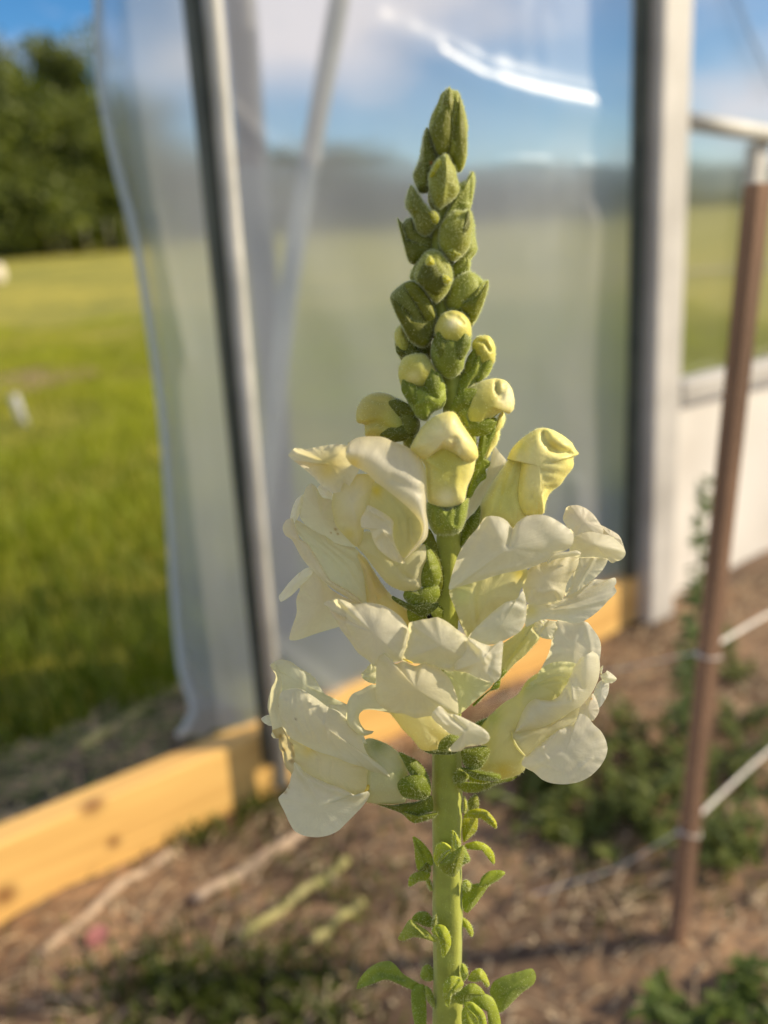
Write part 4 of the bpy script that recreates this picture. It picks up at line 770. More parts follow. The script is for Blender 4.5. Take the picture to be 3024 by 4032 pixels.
band('upper_lip', 'C', [(690, 265, -15), (715, 205, -15), (790, 162), (900, 150), (1020, 158), (1110, 200), (1210, 235), (1290, 288), (1350, 360), (1385, 470), (1398, 640), (1392, 800), (1408, 940), (1392, 1040), (1300, 1135), (1195, 1232)],
     [(690, 330, -15), (725, 385, -16), (790, 425), (870, 470), (945, 545), (1010, 590), (1080, 645), (1160, 710), (1240, 780), (1300, 845), (1345, 915), (1352, 980), (1325, 1050), (1280, 1110), (1240, 1160), (1195, 1232)], f1, bulge=-3.6, dzA=-13, dzB=-16.5,
     c_in=(.87, .84, .74), c_out=(.87, .82, .60), rollA=2.2, rollB=1.2, wob=.35, creases=[([(1000, 300), (1150, 420), (1300, 500)], 60, .7), ([(1090, 520), (1330, 640)], 40, .9), ([(760, 330), (830, 200)], 60, -.8), ([(1180, 240), (1200, 420)], 30, .5)],
     spots=[(760, 380, 60, (.86, .74, .34))])
lobe('sepal', 'C', [(1375, 1080), (1440, 1145), (1495, 1240), (1522, 1350), (1495, 1450), (1420, 1490), (1350, 1460), (1325, 1350), (1380, 1220)], f1, -7.5, dome=2.6, c=(.22, .30, .07), hairs=900, creases=[([(1350, 1330), (1480, 1260)], 26, .5)])
lobe('sepal', 'C', [(1210, 1490), (1290, 1500), (1380, 1460), (1490, 1450), (1508, 1540), (1440, 1620), (1340, 1650), (1250, 1620), (1190, 1550)], f1, -8, dome=2.2, c=(.21, .29, .06), hairs=900)
lobe('sepal', 'C', [(1340, 1000), (1420, 960), (1480, 1080), (1510, 1200), (1540, 1350), (1540, 1480), (1500, 1560), (1400, 1560), (1360, 1400), (1380, 1200)], f1, -4.5, c=DGRN, hairs=500)
lobe('sepal', 'C', [(1088, 1545), (1105, 1540), (1150, 1580), (1230, 1612), (1300, 1640), (1400, 1655), (1500, 1600), (1480, 1650), (1400, 1710), (1340, 1720), (1250, 1670), (1160, 1620), (1095, 1570)], f1, -9, dome=.8, c=(.11, .16, .04), hairs=500)
lobe('sepal', 'C', [(1225, 1650), (1300, 1690), (1400, 1725), (1500, 1620), (1560, 1650), (1540, 1740), (1480, 1810), (1340, 1790), (1240, 1760)], f1, -4, c=(.19, .26, .05), hairs=600)
b_ = MB(); pts = to_world(np.array([(1682, 2385, -7), (1690, 2425, -7.5), (1700, 2440, -7)])); b_.tube(list(pts), [.0003, .0007, .0008], 8)
b_.build('pistil', M_petal, f1)

# ---- flower 2: behind, far left (crop C)
f2 = flower('C', [(790, 1180), (860, 1210), (930, 1320), (1000, 1430), (1080, 1530), (1180, 1600), (1250, 1700), (1250, 1830), (1100, 1800), (950, 1720), (880, 1620), (860, 1480), (840, 1330)], (1020, 1580), 3, 5, (.84, .78, .50), (.82, .74, .42), hairs=1200,
            creases=[([(870, 1300), (940, 1500), (960, 1700)], 20, -.6)], spots=[(930, 1450, 60, (.86, .76, .36))])
petal('petal', 'C', [(445, 600), (480, 578), (570, 640), (575, 705), (520, 712), (475, 670)], (520, 650), 2, f2, 3)
petal('petal', 'C', [(318, 662), (340, 600), (380, 563), (430, 588), (480, 680), (560, 700), (620, 790), (660, 900), (760, 960), (850, 1010), (850, 1110), (720, 1110), (600, 1080), (480, 1010), (350, 930), (290, 850), (290, 740)], (480, 860), 0, f2, 2.5,
      c_in=(.80, .77, .56), c_out=(.82, .80, .60), creases=[([(380, 600), (520, 900), (720, 1050)], 60, -.6)], spots=[(600, 960, 12, (.45, .3, .08)), (620, 1000, 9, (.45, .3, .08)), (560, 990, 7, (.5, .35, .1))])
petal('petal', 'C', [(205, 862), (228, 760), (265, 690), (322, 662), (305, 770), (262, 885), (235, 900)], (262, 780), 1.5, f2, 3)
petal('petal', 'C', [(250, 880), (350, 925), (500, 1010), (620, 1075), (760, 1110), (830, 1200), (880, 1350), (900, 1480), (900, 1610), (820, 1600), (680, 1500), (540, 1410), (470, 1290), (420, 1180), (330, 1070), (262, 980)], (600, 1230), 1, f2, 3, c_in=(.76, .77, .54), c_out=(.80, .80, .60),
      creases=[([(260, 900), (500, 1060), (760, 1250), (860, 1400)], 10, -.35), ([(300, 960), (520, 1120), (700, 1290), (820, 1500)], 10, -.35), ([(380, 1060), (560, 1230), (720, 1450)], 10, -.35), ([(620, 1090), (780, 1160), (840, 1250)], 16, -.6)])
band('petal', 'C', [(205, 862), (165, 885), (138, 945), (160, 1010), (220, 1055), (262, 1130), (300, 1200), (370, 1290), (450, 1370), (550, 1460), (660, 1530), (760, 1590), (820, 1610)],
     [(225, 868), (262, 960), (290, 1040), (350, 1080), (395, 1140), (430, 1200), (475, 1270), (510, 1340), (560, 1405), (640, 1455), (720, 1500), (790, 1550), (825, 1595)], f2, bulge=-1.6, dzA=2, dzB=1, c_in=(.86, .82, .70))
petal('petal', 'C', [(105, 1545), (130, 1508), (190, 1430), (270, 1350), (340, 1300), (398, 1298), (390, 1360), (300, 1450), (255, 1500), (205, 1545), (125, 1592)], (250, 1430), 1.5, f2, 3)
petal('petal', 'C', [(380, 1300), (460, 1350), (560, 1480), (700, 1560), (820, 1600), (910, 1650), (920, 1760), (780, 1770), (610, 1815), (430, 1870), (270, 1925), (198, 1920), (215, 1830), (260, 1690), (258, 1570), (290, 1480), (265, 1450), (310, 1390)], (500, 1640), 2, f2, 5,
      c_in=(.80, .75, .54), c_out=(.84, .80, .60), creases=[([(400, 1350), (480, 1600), (300, 1880)], 90, -.8)])
band('throat', 'C', [(800, 1150), (870, 1230), (930, 1330), (1000, 1430), (1060, 1510)], [(790, 1200), (840, 1320), (870, 1420), (890, 1530), (890, 1640)], f2, bulge=-1.5, dzA=-1, dzB=-1, c_in=(.86, .76, .42), c_out=(.84, .76, .46), wob=.4, wf=.06)

# ---- flower 4: lower centre, facing the camera (crop H)
f4 = flower('H', [(560, 1000), (680, 980), (850, 960), (1000, 980), (1080, 1100), (1090, 1220), (1000, 1290), (985, 1345), (900, 1362), (840, 1345), (780, 1270), (700, 1190), (640, 1110)], (850, 1150), -9, 6, (.82, .79, .50), (.82, .77, .46), hairs=1500,
            creases=[([(700, 1100), (850, 1330)], 40, .5), ([(820, 1100), (900, 1330)], 40, -.5)])
petal('throat', 'H', [(1030, 710), (1200, 700), (1320, 760), (1435, 805), (1380, 870), (1280, 960), (1150, 1065), (1135, 960), (1090, 830)], (1210, 860), -8, f4, -8.5, c_in=(.74, .77, .48), c_out=(.78, .80, .56), roll=1.5, creases=[([(1060, 730), (1160, 1030)], 30, .6)])
petal('petal', 'H', [(435, 650), (480, 680), (500, 760), (475, 812), (420, 802), (372, 772), (358, 728), (390, 700)], (430, 745), -11, f4, -9, c_in=(.78, .79, .58), creases=[([(370, 740), (480, 720)], 14, .8)])
petal('petal', 'H', [(52, 158, -9), (95, 132, -10), (145, 120), (220, 133), (300, 165), (400, 150), (520, 168), (620, 218), (700, 290), (752, 380), (745, 480), (715, 560), (690, 620), (620, 640), (540, 660), (470, 670), (400, 612), (330, 560), (260, 460), (190, 370), (140, 280), (92, 205, -10)],
      (460, 400), -19.5, f4, -14, c_in=(.87, .85, .75), c_out=(.87, .84, .68), roll=2.2, creases=[([(300, 165), (235, 230), (225, 330), (260, 420)], 34, 1.5), ([(100, 200), (180, 340), (330, 540)], 22, -.9), ([(320, 200), (500, 300)], 90, -.8), ([(750, 350), (720, 540), (680, 620)], 24, .7)], n_t=150)
petal('petal', 'H', [(745, 322), (800, 302), (850, 290), (920, 280), (980, 270), (1060, 308), (1150, 378), (1240, 445), (1300, 540), (1300, 650), (1220, 700), (1150, 705), (1080, 712), (1000, 695), (900, 655), (780, 645), (690, 620), (715, 530), (745, 420)],
      (1010, 500), -21, f4, -16, c_in=(.86, .84, .73), c_out=(.86, .83, .64), roll=2, creases=[([(750, 340), (735, 480), (700, 610)], 26, .9), ([(1000, 640), (1200, 650)], 60, .7), ([(1000, 690), (1190, 680)], 14, -.6)], n_t=140)
petal('petal', 'H', [(1215, 465), (1258, 443), (1310, 468), (1370, 492), (1430, 500), (1490, 463), (1516, 475), (1512, 560), (1502, 680), (1496, 755), (1450, 803), (1400, 802), (1320, 770), (1210, 722), (1120, 700), (1130, 610)], (1330, 630), -20.5, f4, -17, c_in=(.87, .85, .75),
      roll=2, creases=[([(1245, 460), (1330, 540), (1370, 640)], 18, -1.0), ([(1235, 500), (1300, 580)], 12, 1.0), ([(1300, 480), (1400, 600)], 14, -.8), ([(1490, 480), (1420, 560), (1400, 700)], 30, .9)], n_t=130)
band('lower_lip', 'H', [(560, 860), (500, 830), (440, 820), (360, 862), (285, 898), (246, 965), (235, 1055), (240, 1140), (300, 1205), (370, 1240), (445, 1222)], [(640, 1062), (560, 1045), (480, 1030), (420, 1024), (372, 1032), (345, 1058), (338, 1095), (352, 1140), (385, 1185), (418, 1195), (462, 1200)], f4,
     bulge=-2, dzA=-12, dzB=-12, c_in=(.80, .79, .60), c_out=(.82, .81, .62), rollA=2, rollB=1.5)
petal('palate', 'H', [(480, 680), (500, 600), (530, 560), (562, 570), (592, 622), (640, 650), (700, 630), (800, 668), (870, 640), (950, 670), (1010, 700), (1075, 770), (1115, 850), (1145, 950), (1148, 1062), (1090, 1060), (1030, 1040), (960, 1072), (880, 1082), (800, 1095), (700, 1058), (620, 1052), (540, 1015), (480, 950), (478, 800)],
      (800, 850), -24, f4, -17, c_in=(.84, .79, .60), c_out=(.85, .81, .62), roll=2.5, creases=[([(700, 700), (680, 900)], 90, .5), ([(620, 1040), (760, 1060), (900, 1060)], 20, -.6), ([(520, 580), (540, 680)], 30, .5)], n_t=150)
petal('lower_lip', 'H', [(985, 1000), (1010, 1000), (1060, 1050), (1140, 1068), (1250, 1120), (1350, 1175), (1400, 1225), (1405, 1270), (1360, 1308), (1220, 1328), (1175, 1360), (1110, 1370), (1072, 1352), (1105, 1312), (1180, 1296), (1192, 1270), (1150, 1240), (1070, 1215), (960, 1120), (930, 1060)], (1210, 1195), -22.5, f4, -21,
      c_in=(.87, .85, .74), roll=1.8, creases=[([(1010, 1010), (1100, 1100), (1200, 1180)], 20, .8), ([(960, 1060), (1050, 1160)], 14, -.6)], n_t=140)
lobe('sepal', 'H', [(985, 1345), (1000, 1285), (1060, 1235), (1120, 1225), (1175, 1250), (1200, 1290), (1150, 1310), (1090, 1350), (1020, 1372)], f4, -13, dome=1.8, c=(.17, .24, .045), hairs=900)
lobe('sepal', 'H', [(860, 1352), (920, 1365), (1000, 1358), (1100, 1350), (1150, 1370), (1100, 1390), (980, 1392), (900, 1380)], f4, -8, dome=.6, c=(.10, .15, .03), hairs=300)
b_ = MB(); pts = to_world(np.array([(1586, 2594, -20.5), (1606, 2603, -20.5), (1625, 2611, -20.3)])); b_.tube(list(pts), [.0002, .0003, .0002], 6); b_.build('pistil', simple('pistil_yellow', (.7, .5, .05), (.8, .6, .1), 40), f4)

# ---- flower 3: upper right (crop D)
f3 = flower('D', [(60, 860), (160, 830), (320, 900), (430, 1050), (420, 1200), (330, 1290), (220, 1250), (170, 1180), (110, 1050)], (230, 1050), 2, 5, (.80, .78, .48), (.80, .79, .50))
petal('throat', 'D', [(45, 825), (150, 780), (330, 730), (500, 680), (700, 635), (725, 680), (700, 760), (660, 830), (640, 890), (560, 960), (430, 1030), (330, 1110), (240, 1230), (200, 1240), (150, 1130), (85, 970), (52, 890)], (380, 880), -4, f3, -9, c_in=(.80, .74, .42), c_out=(.78, .75, .46), roll=0,
      creases=[([(290, 760), (250, 900), (270, 1120)], 24, -.8)], spots=[(150, 860, 90, (.72, .76, .46)), (660, 680, 60, (.82, .7, .2))])
petal('petal', 'D', [(1032, 212), (1045, 150), (1070, 100), (1150, 85), (1230, 112), (1300, 170), (1360, 255), (1400, 320), (1350, 380), (1200, 370), (1120, 390), (1080, 300)], (1210, 230), 2, f3, 5, c_in=(.86, .80, .68), c_out=(.88, .84, .72), wob=.3, wf=.04)
petal('petal', 'D', [(1360, 265), (1440, 298), (1520, 350), (1558, 430), (1570, 510), (1500, 440), (1380, 370)], (1450, 360), 4, f3, 6, c_in=(.85, .80, .68))
petal('petal', 'D', [(1050, 870), (1050, 760), (1120, 620), (1150, 540), (1300, 520), (1420, 548), (1385, 640), (1305, 728), (1210, 805), (1120, 880)], (1220, 660), 1, f3, 2, c_in=(.84, .81, .64), c_out=(.86, .84, .70), creases=[([(1160, 560), (1080, 830)], 20, .8), ([(1300, 560), (1150, 820)], 16, -.5)])
petal('petal', 'D', [(725, 950), (850, 930), (1010, 890), (1120, 855), (1250, 775), (1310, 732), (1400, 736), (1485, 718), (1497, 765), (1480, 792), (1498, 842), (1420, 925), (1350, 1000), (1260, 1070), (1180, 1110), (1100, 1112), (980, 1090), (860, 1082), (780, 1110), (710, 1145), (705, 1050)], (1050, 980), -3.5, f3, 0,
      c_in=(.86, .83, .68), c_out=(.87, .85, .73), roll=1.6, creases=[([(900, 950), (1150, 880), (1460, 740)], 14, -.6), ([(950, 980), (1200, 920), (1470, 820)], 12, .5), ([(900, 1010), (1150, 980), (1400, 920)], 12, -.5), ([(950, 1040), (1200, 1040)], 12, .4), ([(1050, 900), (1300, 780)], 12, .6)],
      spots=[(760, 1010, 60, (.85, .80, .40))], n_t=150)
petal('petal', 'D', [(1120, 380), (1190, 332), (1280, 318), (1370, 338), (1440, 352), (1510, 400), (1562, 455), (1578, 512), (1545, 560), (1500, 575), (1460, 592), (1410, 555), (1300, 545), (1180, 545), (1100, 520), (1090, 440)], (1310, 430), -6.5, f3, -1, c_in=(.83, .80, .66), c_out=(.86, .84, .70), roll=2.2,
      creases=[([(1180, 540), (1420, 545), (1500, 570)], 18, .9), ([(1150, 420), (1500, 470)], 60, -.8)])
petal('palate', 'D', [(690, 700), (740, 640), (800, 605), (890, 575), (1000, 535), (1090, 515), (1170, 545), (1150, 640), (1070, 760), (1045, 870), (1010, 925), (930, 948), (800, 955), (715, 930), (690, 850), (675, 770)], (880, 740), -11, f3, -6, c_in=(.85, .80, .62), c_out=(.84, .79, .58), roll=1.8,
      creases=[([(760, 830), (850, 850), (950, 830), (1030, 860)], 30, -1.1), ([(960, 850), (980, 910)], 14, .7), ([(1100, 540), (1040, 760)], 30, .6), ([(760, 800), (790, 900)], 20, .5)], n_t=130)
band('petal', 'D', [(890, 575), (930, 520), (1000, 500), (1080, 490), (1150, 480), (1190, 500)], [(900, 600), (960, 560), (1040, 545), (1110, 535), (1160, 540), (1180, 535)], f3, bulge=-1, dzA=-9, dzB=-8.5, c_in=(.87, .85, .74))
petal('upper_lip', 'D', [(345, 200), (400, 180), (480, 188), (545, 225), (585, 280), (600, 285), (630, 240), (700, 190), (800, 168), (900, 180), (1000, 232), (1080, 290), (1125, 350), (1115, 425), (1060, 480), (960, 510), (890, 568), (800, 610), (700, 645), (500, 685), (330, 738), (150, 790), (55, 825), (38, 800), (75, 650), (130, 500), (220, 360), (290, 285)],
      (560, 460), -17, f3, -12, c_in=(.86, .84, .72), c_out=(.87, .85, .75), roll=2.4, creases=[([(592, 285), (580, 360), (560, 430)], 34, 1.3), ([(350, 210), (200, 480), (60, 800)], 40, .9), ([(480, 220), (440, 400)], 60, -.7), ([(900, 220), (1060, 420)], 90, -.8), ([(300, 700), (700, 600), (900, 540)], 30, -.5)], n_t=170, n_r=26)
petal('lower_lip', 'D', [(205, 1250), (260, 1170), (340, 1090), (440, 1000), (540, 930), (630, 905), (665, 850), (685, 835), (705, 890), (716, 1000), (702, 1110), (655, 1190), (560, 1245), (450, 1295), (330, 1300)], (490, 1130), -16.5, f3, -14, c_in=(.83, .84, .74), c_out=(.87, .86, .76), roll=2,
      creases=[([(620, 920), (690, 960)], 26, .8), ([(300, 1180), (500, 1010), (640, 960)], 40, -.6)])
# ---- flower 7: tube seen under flower 3 (crop D)
f7 = flower('D', [(800, 1100), (760, 1130), (780, 1180), (830, 1240), (765, 1320), (700, 1395), (620, 1460), (550, 1535), (495, 1590), (440, 1500), (470, 1330), (600, 1230), (690, 1150), (740, 1090)], (640, 1330), 3, 4, (.74, .73, .38), (.80, .78, .50), hairs=900, creases=[([(740, 1170), (520, 1480)], 20, .7), ([(780, 1220), (580, 1440)], 14, -.5)])
petal('petal', 'D', [(762, 1120), (850, 1078), (905, 1088), (985, 1100), (990, 1150), (960, 1220), (935, 1255), (850, 1242), (795, 1200)], (880, 1160), 1.5, f7, 3.5, c_in=(.84, .82, .66), creases=[([(810, 1200), (900, 1090)], 14, 1.0), ([(800, 1205), (850, 1240), (935, 1245)], 10, -.9)])
lobe('sepal', 'H', [(1265, 985), (1320, 930), (1400, 870), (1440, 850), (1480, 790), (1510, 700), (1550, 712), (1500, 770), (1482, 850), (1400, 880), (1320, 960), (1275, 1000)], f7, -2, dome=.5, c=(.17, .25, .04), hairs=500)

# ---- flower 5: lower left (crop E)
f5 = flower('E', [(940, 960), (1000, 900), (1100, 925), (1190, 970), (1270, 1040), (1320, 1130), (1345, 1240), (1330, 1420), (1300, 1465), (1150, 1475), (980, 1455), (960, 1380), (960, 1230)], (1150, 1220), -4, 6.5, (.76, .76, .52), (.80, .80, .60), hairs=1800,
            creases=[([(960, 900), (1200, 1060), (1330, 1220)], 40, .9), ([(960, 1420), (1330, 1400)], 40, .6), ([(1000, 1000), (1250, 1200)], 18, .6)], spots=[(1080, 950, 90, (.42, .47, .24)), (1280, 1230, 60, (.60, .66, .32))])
petal('petal', 'E', [(62, 730), (110, 700), (150, 705), (175, 780), (135, 792), (90, 768)], (120, 745), 1, f5, 2, c_in=(.84, .87, .80))
band('petal', 'E', [(140, 262), (158, 300), (188, 350), (182, 400), (150, 460), (125, 560), (120, 640), (145, 740), (160, 830), (150, 870), (175, 900), (220, 900)], [(185, 240), (215, 320), (240, 400), (240, 500), (235, 560), (235, 620), (240, 700), (260, 780), (290, 840), (300, 880), (310, 910), (330, 930)], f5, bulge=-1, dzA=-4, dzB=-7,
     c_in=(.80, .79, .62), c_out=(.84, .82, .64), rollA=1.6)
petal('petal', 'E', [(138, 265), (180, 230), (240, 213), (320, 232), (400, 290), (490, 340), (545, 400), (585, 470), (655, 550), (740, 590), (825, 612), (860, 680), (820, 760), (700, 720), (600, 700), (450, 640), (330, 600), (260, 560), (232, 480), (235, 400), (215, 320), (180, 290)], (430, 430), -5, f5, -3, c_in=(.80, .82, .64), c_out=(.82, .84, .68),
      creases=[([(180, 280), (225, 350), (235, 480)], 18, -.9), ([(440, 340), (420, 460)], 30, -.6)])
petal('petal', 'E', [(628, 645), (640, 610), (700, 612), (815, 608), (840, 700), (910, 800), (950, 870), (990, 960), (900, 900), (800, 820), (700, 730)], (790, 720), -8, f5, -7, c_in=(.83, .83, .70), c_out=(.86, .86, .74))
petal('throat', 'E', [(300, 890), (420, 930), (540, 990), (700, 1040), (820, 1090), (985, 1140), (985, 1230), (980, 1320), (935, 1400), (850, 1390), (760, 1350), (620, 1300), (490, 1250), (410, 1180), (350, 1090), (325, 1000)], (660, 1170), -9, f5, -9, c_in=(.82, .77, .52), c_out=(.80, .74, .42), roll=0,
      creases=[([(560, 1100), (560, 1200), (620, 1260)], 12, -.5), ([(680, 1110), (660, 1250)], 10, -.4), ([(460, 1000), (480, 1200)], 40, .5)], spots=[(470, 1010, 60, (.84, .72, .30)), (370, 990, 50, (.82, .76, .40))])
band('petal', 'E', [(155, 830), (190, 895), (215, 905), (218, 980), (245, 1030), (258, 1090), (275, 1150), (315, 1195), (330, 1235)], [(240, 800), (310, 900), (340, 960), (350, 1010), (355, 1050), (365, 1100), (380, 1140), (385, 1180), (385, 1230)], f5, bulge=-.6, dzA=-6, dzB=-9, c_in=(.74, .66, .44), c_out=(.68, .58, .34), wob=.5, wf=.06,
     spots=[(260, 1000, 22, (.45, .35, .18)), (330, 1100, 20, (.5, .38, .2)), (230, 880, 18, (.5, .36, .15))])
petal('lower_lip', 'E', [(350, 1110), (400, 1140), (430, 1180), (500, 1228), (620, 1285), (760, 1335), (860, 1385), (930, 1400), (985, 1360), (1010, 1385), (990, 1430), (940, 1500), (880, 1562), (800, 1642), (740, 1702), (660, 1742), (560, 1762), (450, 1752), (360, 1712), (310, 1640), (270, 1550), (225, 1462), (215, 1415), (270, 1360), (310, 1290), (322, 1230), (345, 1180)],
      (570, 1490), -14, f5, -10.5, c_in=(.82, .82, .68), c_out=(.84, .84, .72), roll=1.6, creases=[([(350, 1130), (420, 1220), (620, 1320), (880, 1400)], 34, -.9), ([(230, 1430), (300, 1380), (330, 1240)], 40, -.7), ([(500, 1560), (640, 1640)], 60, .4)], spots=[(275, 1370, 16, (.6, .5, .3)), (300, 1330, 14, (.62, .52, .33))], n_t=150, n_r=26)
petal('upper_lip', 'E', [(228, 510), (300, 470), (380, 465), (430, 480), (540, 550), (640, 625), (730, 660), (800, 715), (870, 780), (935, 880), (962, 980), (1005, 1060), (1100, 1125), (1185, 1195), (1190, 1235), (1120, 1215), (1000, 1180), (960, 1155), (820, 1112), (700, 1062), (540, 1010), (420, 952), (330, 905), (260, 822), (225, 722), (210, 620)],
      (600, 790), -16, f5, -10.5, c_in=(.83, .80, .66), c_out=(.83, .82, .68), roll=2, creases=[([(330, 500), (320, 700), (420, 880)], 16, -.5), ([(400, 500), (400, 700), (480, 880)], 16, -.4), ([(470, 540), (480, 750), (560, 930)], 16, -.45), ([(640, 640), (620, 780), (640, 900)], 20, -.5), ([(260, 560), (245, 700), (330, 880)], 14, -.5), ([(350, 470), (430, 485)], 14, -.8)],
      spots=[(365, 733, 8, (.25, .14, .04)), (210, 610, 8, (.5, .3, .1)), (225, 810, 9, (.45, .3, .15))], n_t=150, n_r=26)
b_ = MB(); pts = to_world(np.array([(1435, 3130, -8), (1444, 3104, -8.5), (1455, 3092, -8)])); b_.tube(list(pts), [.0004, .0007, .0005], 8); b_.build('pistil', bpy.data.materials['pistil_yellow'], f5)
lobe('sepal', 'G', [(412, 208), (480, 235), (560, 278), (610, 345), (645, 430), (648, 500), (600, 520), (560, 400), (505, 385), (470, 330), (435, 260)], f5, -9, dome=1.6, c=(.16, .23, .045), hairs=900)
lobe('sepal', 'G', [(402, 445), (440, 400), (510, 372), (575, 375), (630, 410), (648, 465), (640, 530), (590, 560), (510, 556), (450, 542), (415, 500)], f5, -11, dome=2.2, c=(.17, .25, .035), hairs=900)
lobe('sepal', 'G', [(252, 592), (340, 600), (440, 588), (560, 570), (600, 545), (655, 530), (665, 640), (600, 662), (540, 692), (480, 692), (420, 655), (330, 622)], f5, -7, dome=1.4, c=(.15, .21, .04), hairs=800)
lobe('sepal', 'G', [(440, 650), (520, 678), (600, 662), (700, 655), (670, 692), (600, 718), (530, 732), (480, 705)], f5, -8.5, dome=1.0, c=(.25, .33, .06), hairs=500)

# ---- flower 6: lower right (crop F)
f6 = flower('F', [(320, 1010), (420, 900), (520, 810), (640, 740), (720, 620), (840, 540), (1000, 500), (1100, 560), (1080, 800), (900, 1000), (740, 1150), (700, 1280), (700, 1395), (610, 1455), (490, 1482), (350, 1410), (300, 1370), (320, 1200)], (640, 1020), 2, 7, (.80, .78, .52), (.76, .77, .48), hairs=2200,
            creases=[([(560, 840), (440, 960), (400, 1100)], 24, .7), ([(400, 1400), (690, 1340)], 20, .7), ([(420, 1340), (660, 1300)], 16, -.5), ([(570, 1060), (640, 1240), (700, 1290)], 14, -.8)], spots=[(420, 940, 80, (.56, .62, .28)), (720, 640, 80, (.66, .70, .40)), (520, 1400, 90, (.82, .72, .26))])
petal('petal', 'F', [(1355, 530), (1362, 500), (1382, 488), (1378, 520), (1366, 570)], (1366, 522), 5, f6, 5.5, n_t=40, n_r=8)
petal('petal', 'F', [(1360, 570), (1400, 550), (1422, 533), (1500, 600), (1462, 640), (1430, 640), (1400, 642), (1372, 610)], (1425, 592), 3, f6, 5, roll=.8, creases=[([(1380, 600), (1490, 612)], 12, -.6)])
petal('petal', 'F', [(1290, 760), (1330, 650), (1385, 605), (1432, 640), (1428, 720), (1392, 800), (1348, 855), (1310, 820)], (1365, 730), 3.5, f6, 5.5, c_in=(.86, .86, .80))
petal('petal', 'F', [(1150, 880), (1230, 800), (1290, 732), (1330, 800), (1348, 880), (1312, 950), (1282, 968), (1230, 935), (1150, 950)], (1250, 870), 0, f6, 2.5, c_in=(.86, .82, .72), spots=[(1280, 778, 10, (.75, .45, .2))])
petal('petal', 'F', [(950, 180), (980, 100), (1060, 92), (1150, 100), (1240, 108), (1292, 168), (1342, 240), (1364, 320), (1352, 450), (1330, 560), (1200, 600), (1050, 560), (900, 600), (810, 600), (850, 500), (900, 400), (930, 300), (935, 240)], (1120, 350), 2, f6, 3.5, c_in=(.86, .83, .68), c_out=(.87, .85, .73), wob=.35, wf=.03,
      creases=[([(1230, 130), (1260, 250), (1280, 360)], 24, -.7), ([(1150, 250), (1120, 440)], 40, -.4)])
petal('throat', 'F', [(800, 600), (830, 530), (900, 478), (1000, 453), (1140, 468), (1160, 560), (1090, 680), (1000, 800), (850, 820), (740, 790), (700, 700), (740, 640)], (930, 650), -4.5, f6, -2.5, c_in=(.80, .79, .50), c_out=(.78, .80, .54), roll=1,
      creases=[([(820, 640), (900, 590), (1000, 572), (1075, 600)], 12, -1.0), ([(800, 660), (900, 620), (1000, 610)], 18, .8), ([(830, 560), (1000, 500), (1120, 500)], 12, .5)])
petal('palate', 'F', [(572, 1062), (660, 1040), (740, 1030), (880, 1000), (1000, 950), (1165, 850), (1160, 930), (1135, 985), (1000, 1050), (900, 1120), (800, 1200), (705, 1285), (650, 1235), (600, 1145)], (850, 1080), -6, f6, -5, c_in=(.83, .79, .55), c_out=(.84, .80, .56), roll=.5, creases=[([(650, 1080), (1100, 930)], 30, .8)], spots=[(640, 1140, 70, (.82, .82, .66))])
petal('lower_lip', 'F', [(1130, 985), (1158, 930), (1190, 908), (1250, 938), (1300, 1000), (1362, 1058), (1402, 1130), (1420, 1212), (1402, 1290), (1352, 1372), (1270, 1452), (1170, 1502), (1050, 1522), (930, 1512), (850, 1480), (780, 1420), (715, 1385), (672, 1345), (700, 1285), (800, 1195), (900, 1115), (1000, 1045)], (1050, 1260), -8, f6, -4.5,
      c_in=(.85, .84, .74), c_out=(.88, .86, .76), roll=1.6, wob=.3, wf=.03, creases=[([(700, 1290), (900, 1250), (1100, 1130)], 50, .6), ([(850, 1200), (900, 1300)], 16, -.5), ([(900, 1350), (1000, 1420)], 16, -.5), ([(800, 1300), (880, 1360)], 14, -.45), ([(1180, 1380), (1280, 1300)], 18, -.5), ([(1000, 1060), (850, 1200)], 24, -.6)], n_t=150, n_r=28)
band('upper_lip', 'F', [(1185, 425), (1130, 500), (1108, 560), (1085, 600), (1070, 640), (1040, 690), (1000, 750), (940, 788), (850, 785), (790, 775), (735, 810), (690, 870), (650, 960), (612, 1066)], [(1290, 363), (1340, 400), (1355, 490), (1342, 600), (1300, 700), (1245, 780), (1180, 850), (1100, 905), (1010, 960), (930, 1000), (850, 1030), (760, 1052), (690, 1062), (612, 1072)], f6,
     bulge=-4, dzA=-6, dzB=-5, c_in=(.87, .85, .76), c_out=(.87, .85, .74), rollA=1.5, rollB=2, wob=.45, wf=.035, creases=[([(1090, 600), (1110, 700), (1120, 780)], 16, -1.0), ([(1060, 680), (1090, 780)], 14, .7), ([(1150, 560), (1200, 680)], 22, .7), ([(760, 800), (800, 960)], 40, .4)])
band('petal', 'F', [(575, 1062), (590, 1130), (620, 1190), (655, 1240), (700, 1278)], [(592, 1066), (606, 1120), (636, 1180), (672, 1228), (706, 1268)], f6, bulge=-.6, dzA=-6, dzB=-6, c_in=(.84, .82, .50), n_u=40, n_v=8)
lobe('sepal', 'F', [(260, 1000), (300, 970), (375, 945), (340, 990), (310, 1030)], f6, 0, dome=.4, c=(.15, .23, .03), hairs=300)
lobe('sepal', 'G', [(868, 205), (930, 178), (1050, 162), (1083, 200), (1062, 262), (1020, 322), (955, 345), (890, 300)], f6, -9, dome=2, c=(.16, .22, .035), hairs=900)
lobe('sepal', 'G', [(865, 320), (950, 330), (1050, 350), (1145, 368), (1168, 392), (1150, 418), (1060, 418), (975, 405), (915, 365)], f6, -9, dome=1.6, c=(.16, .23, .03), hairs=700)
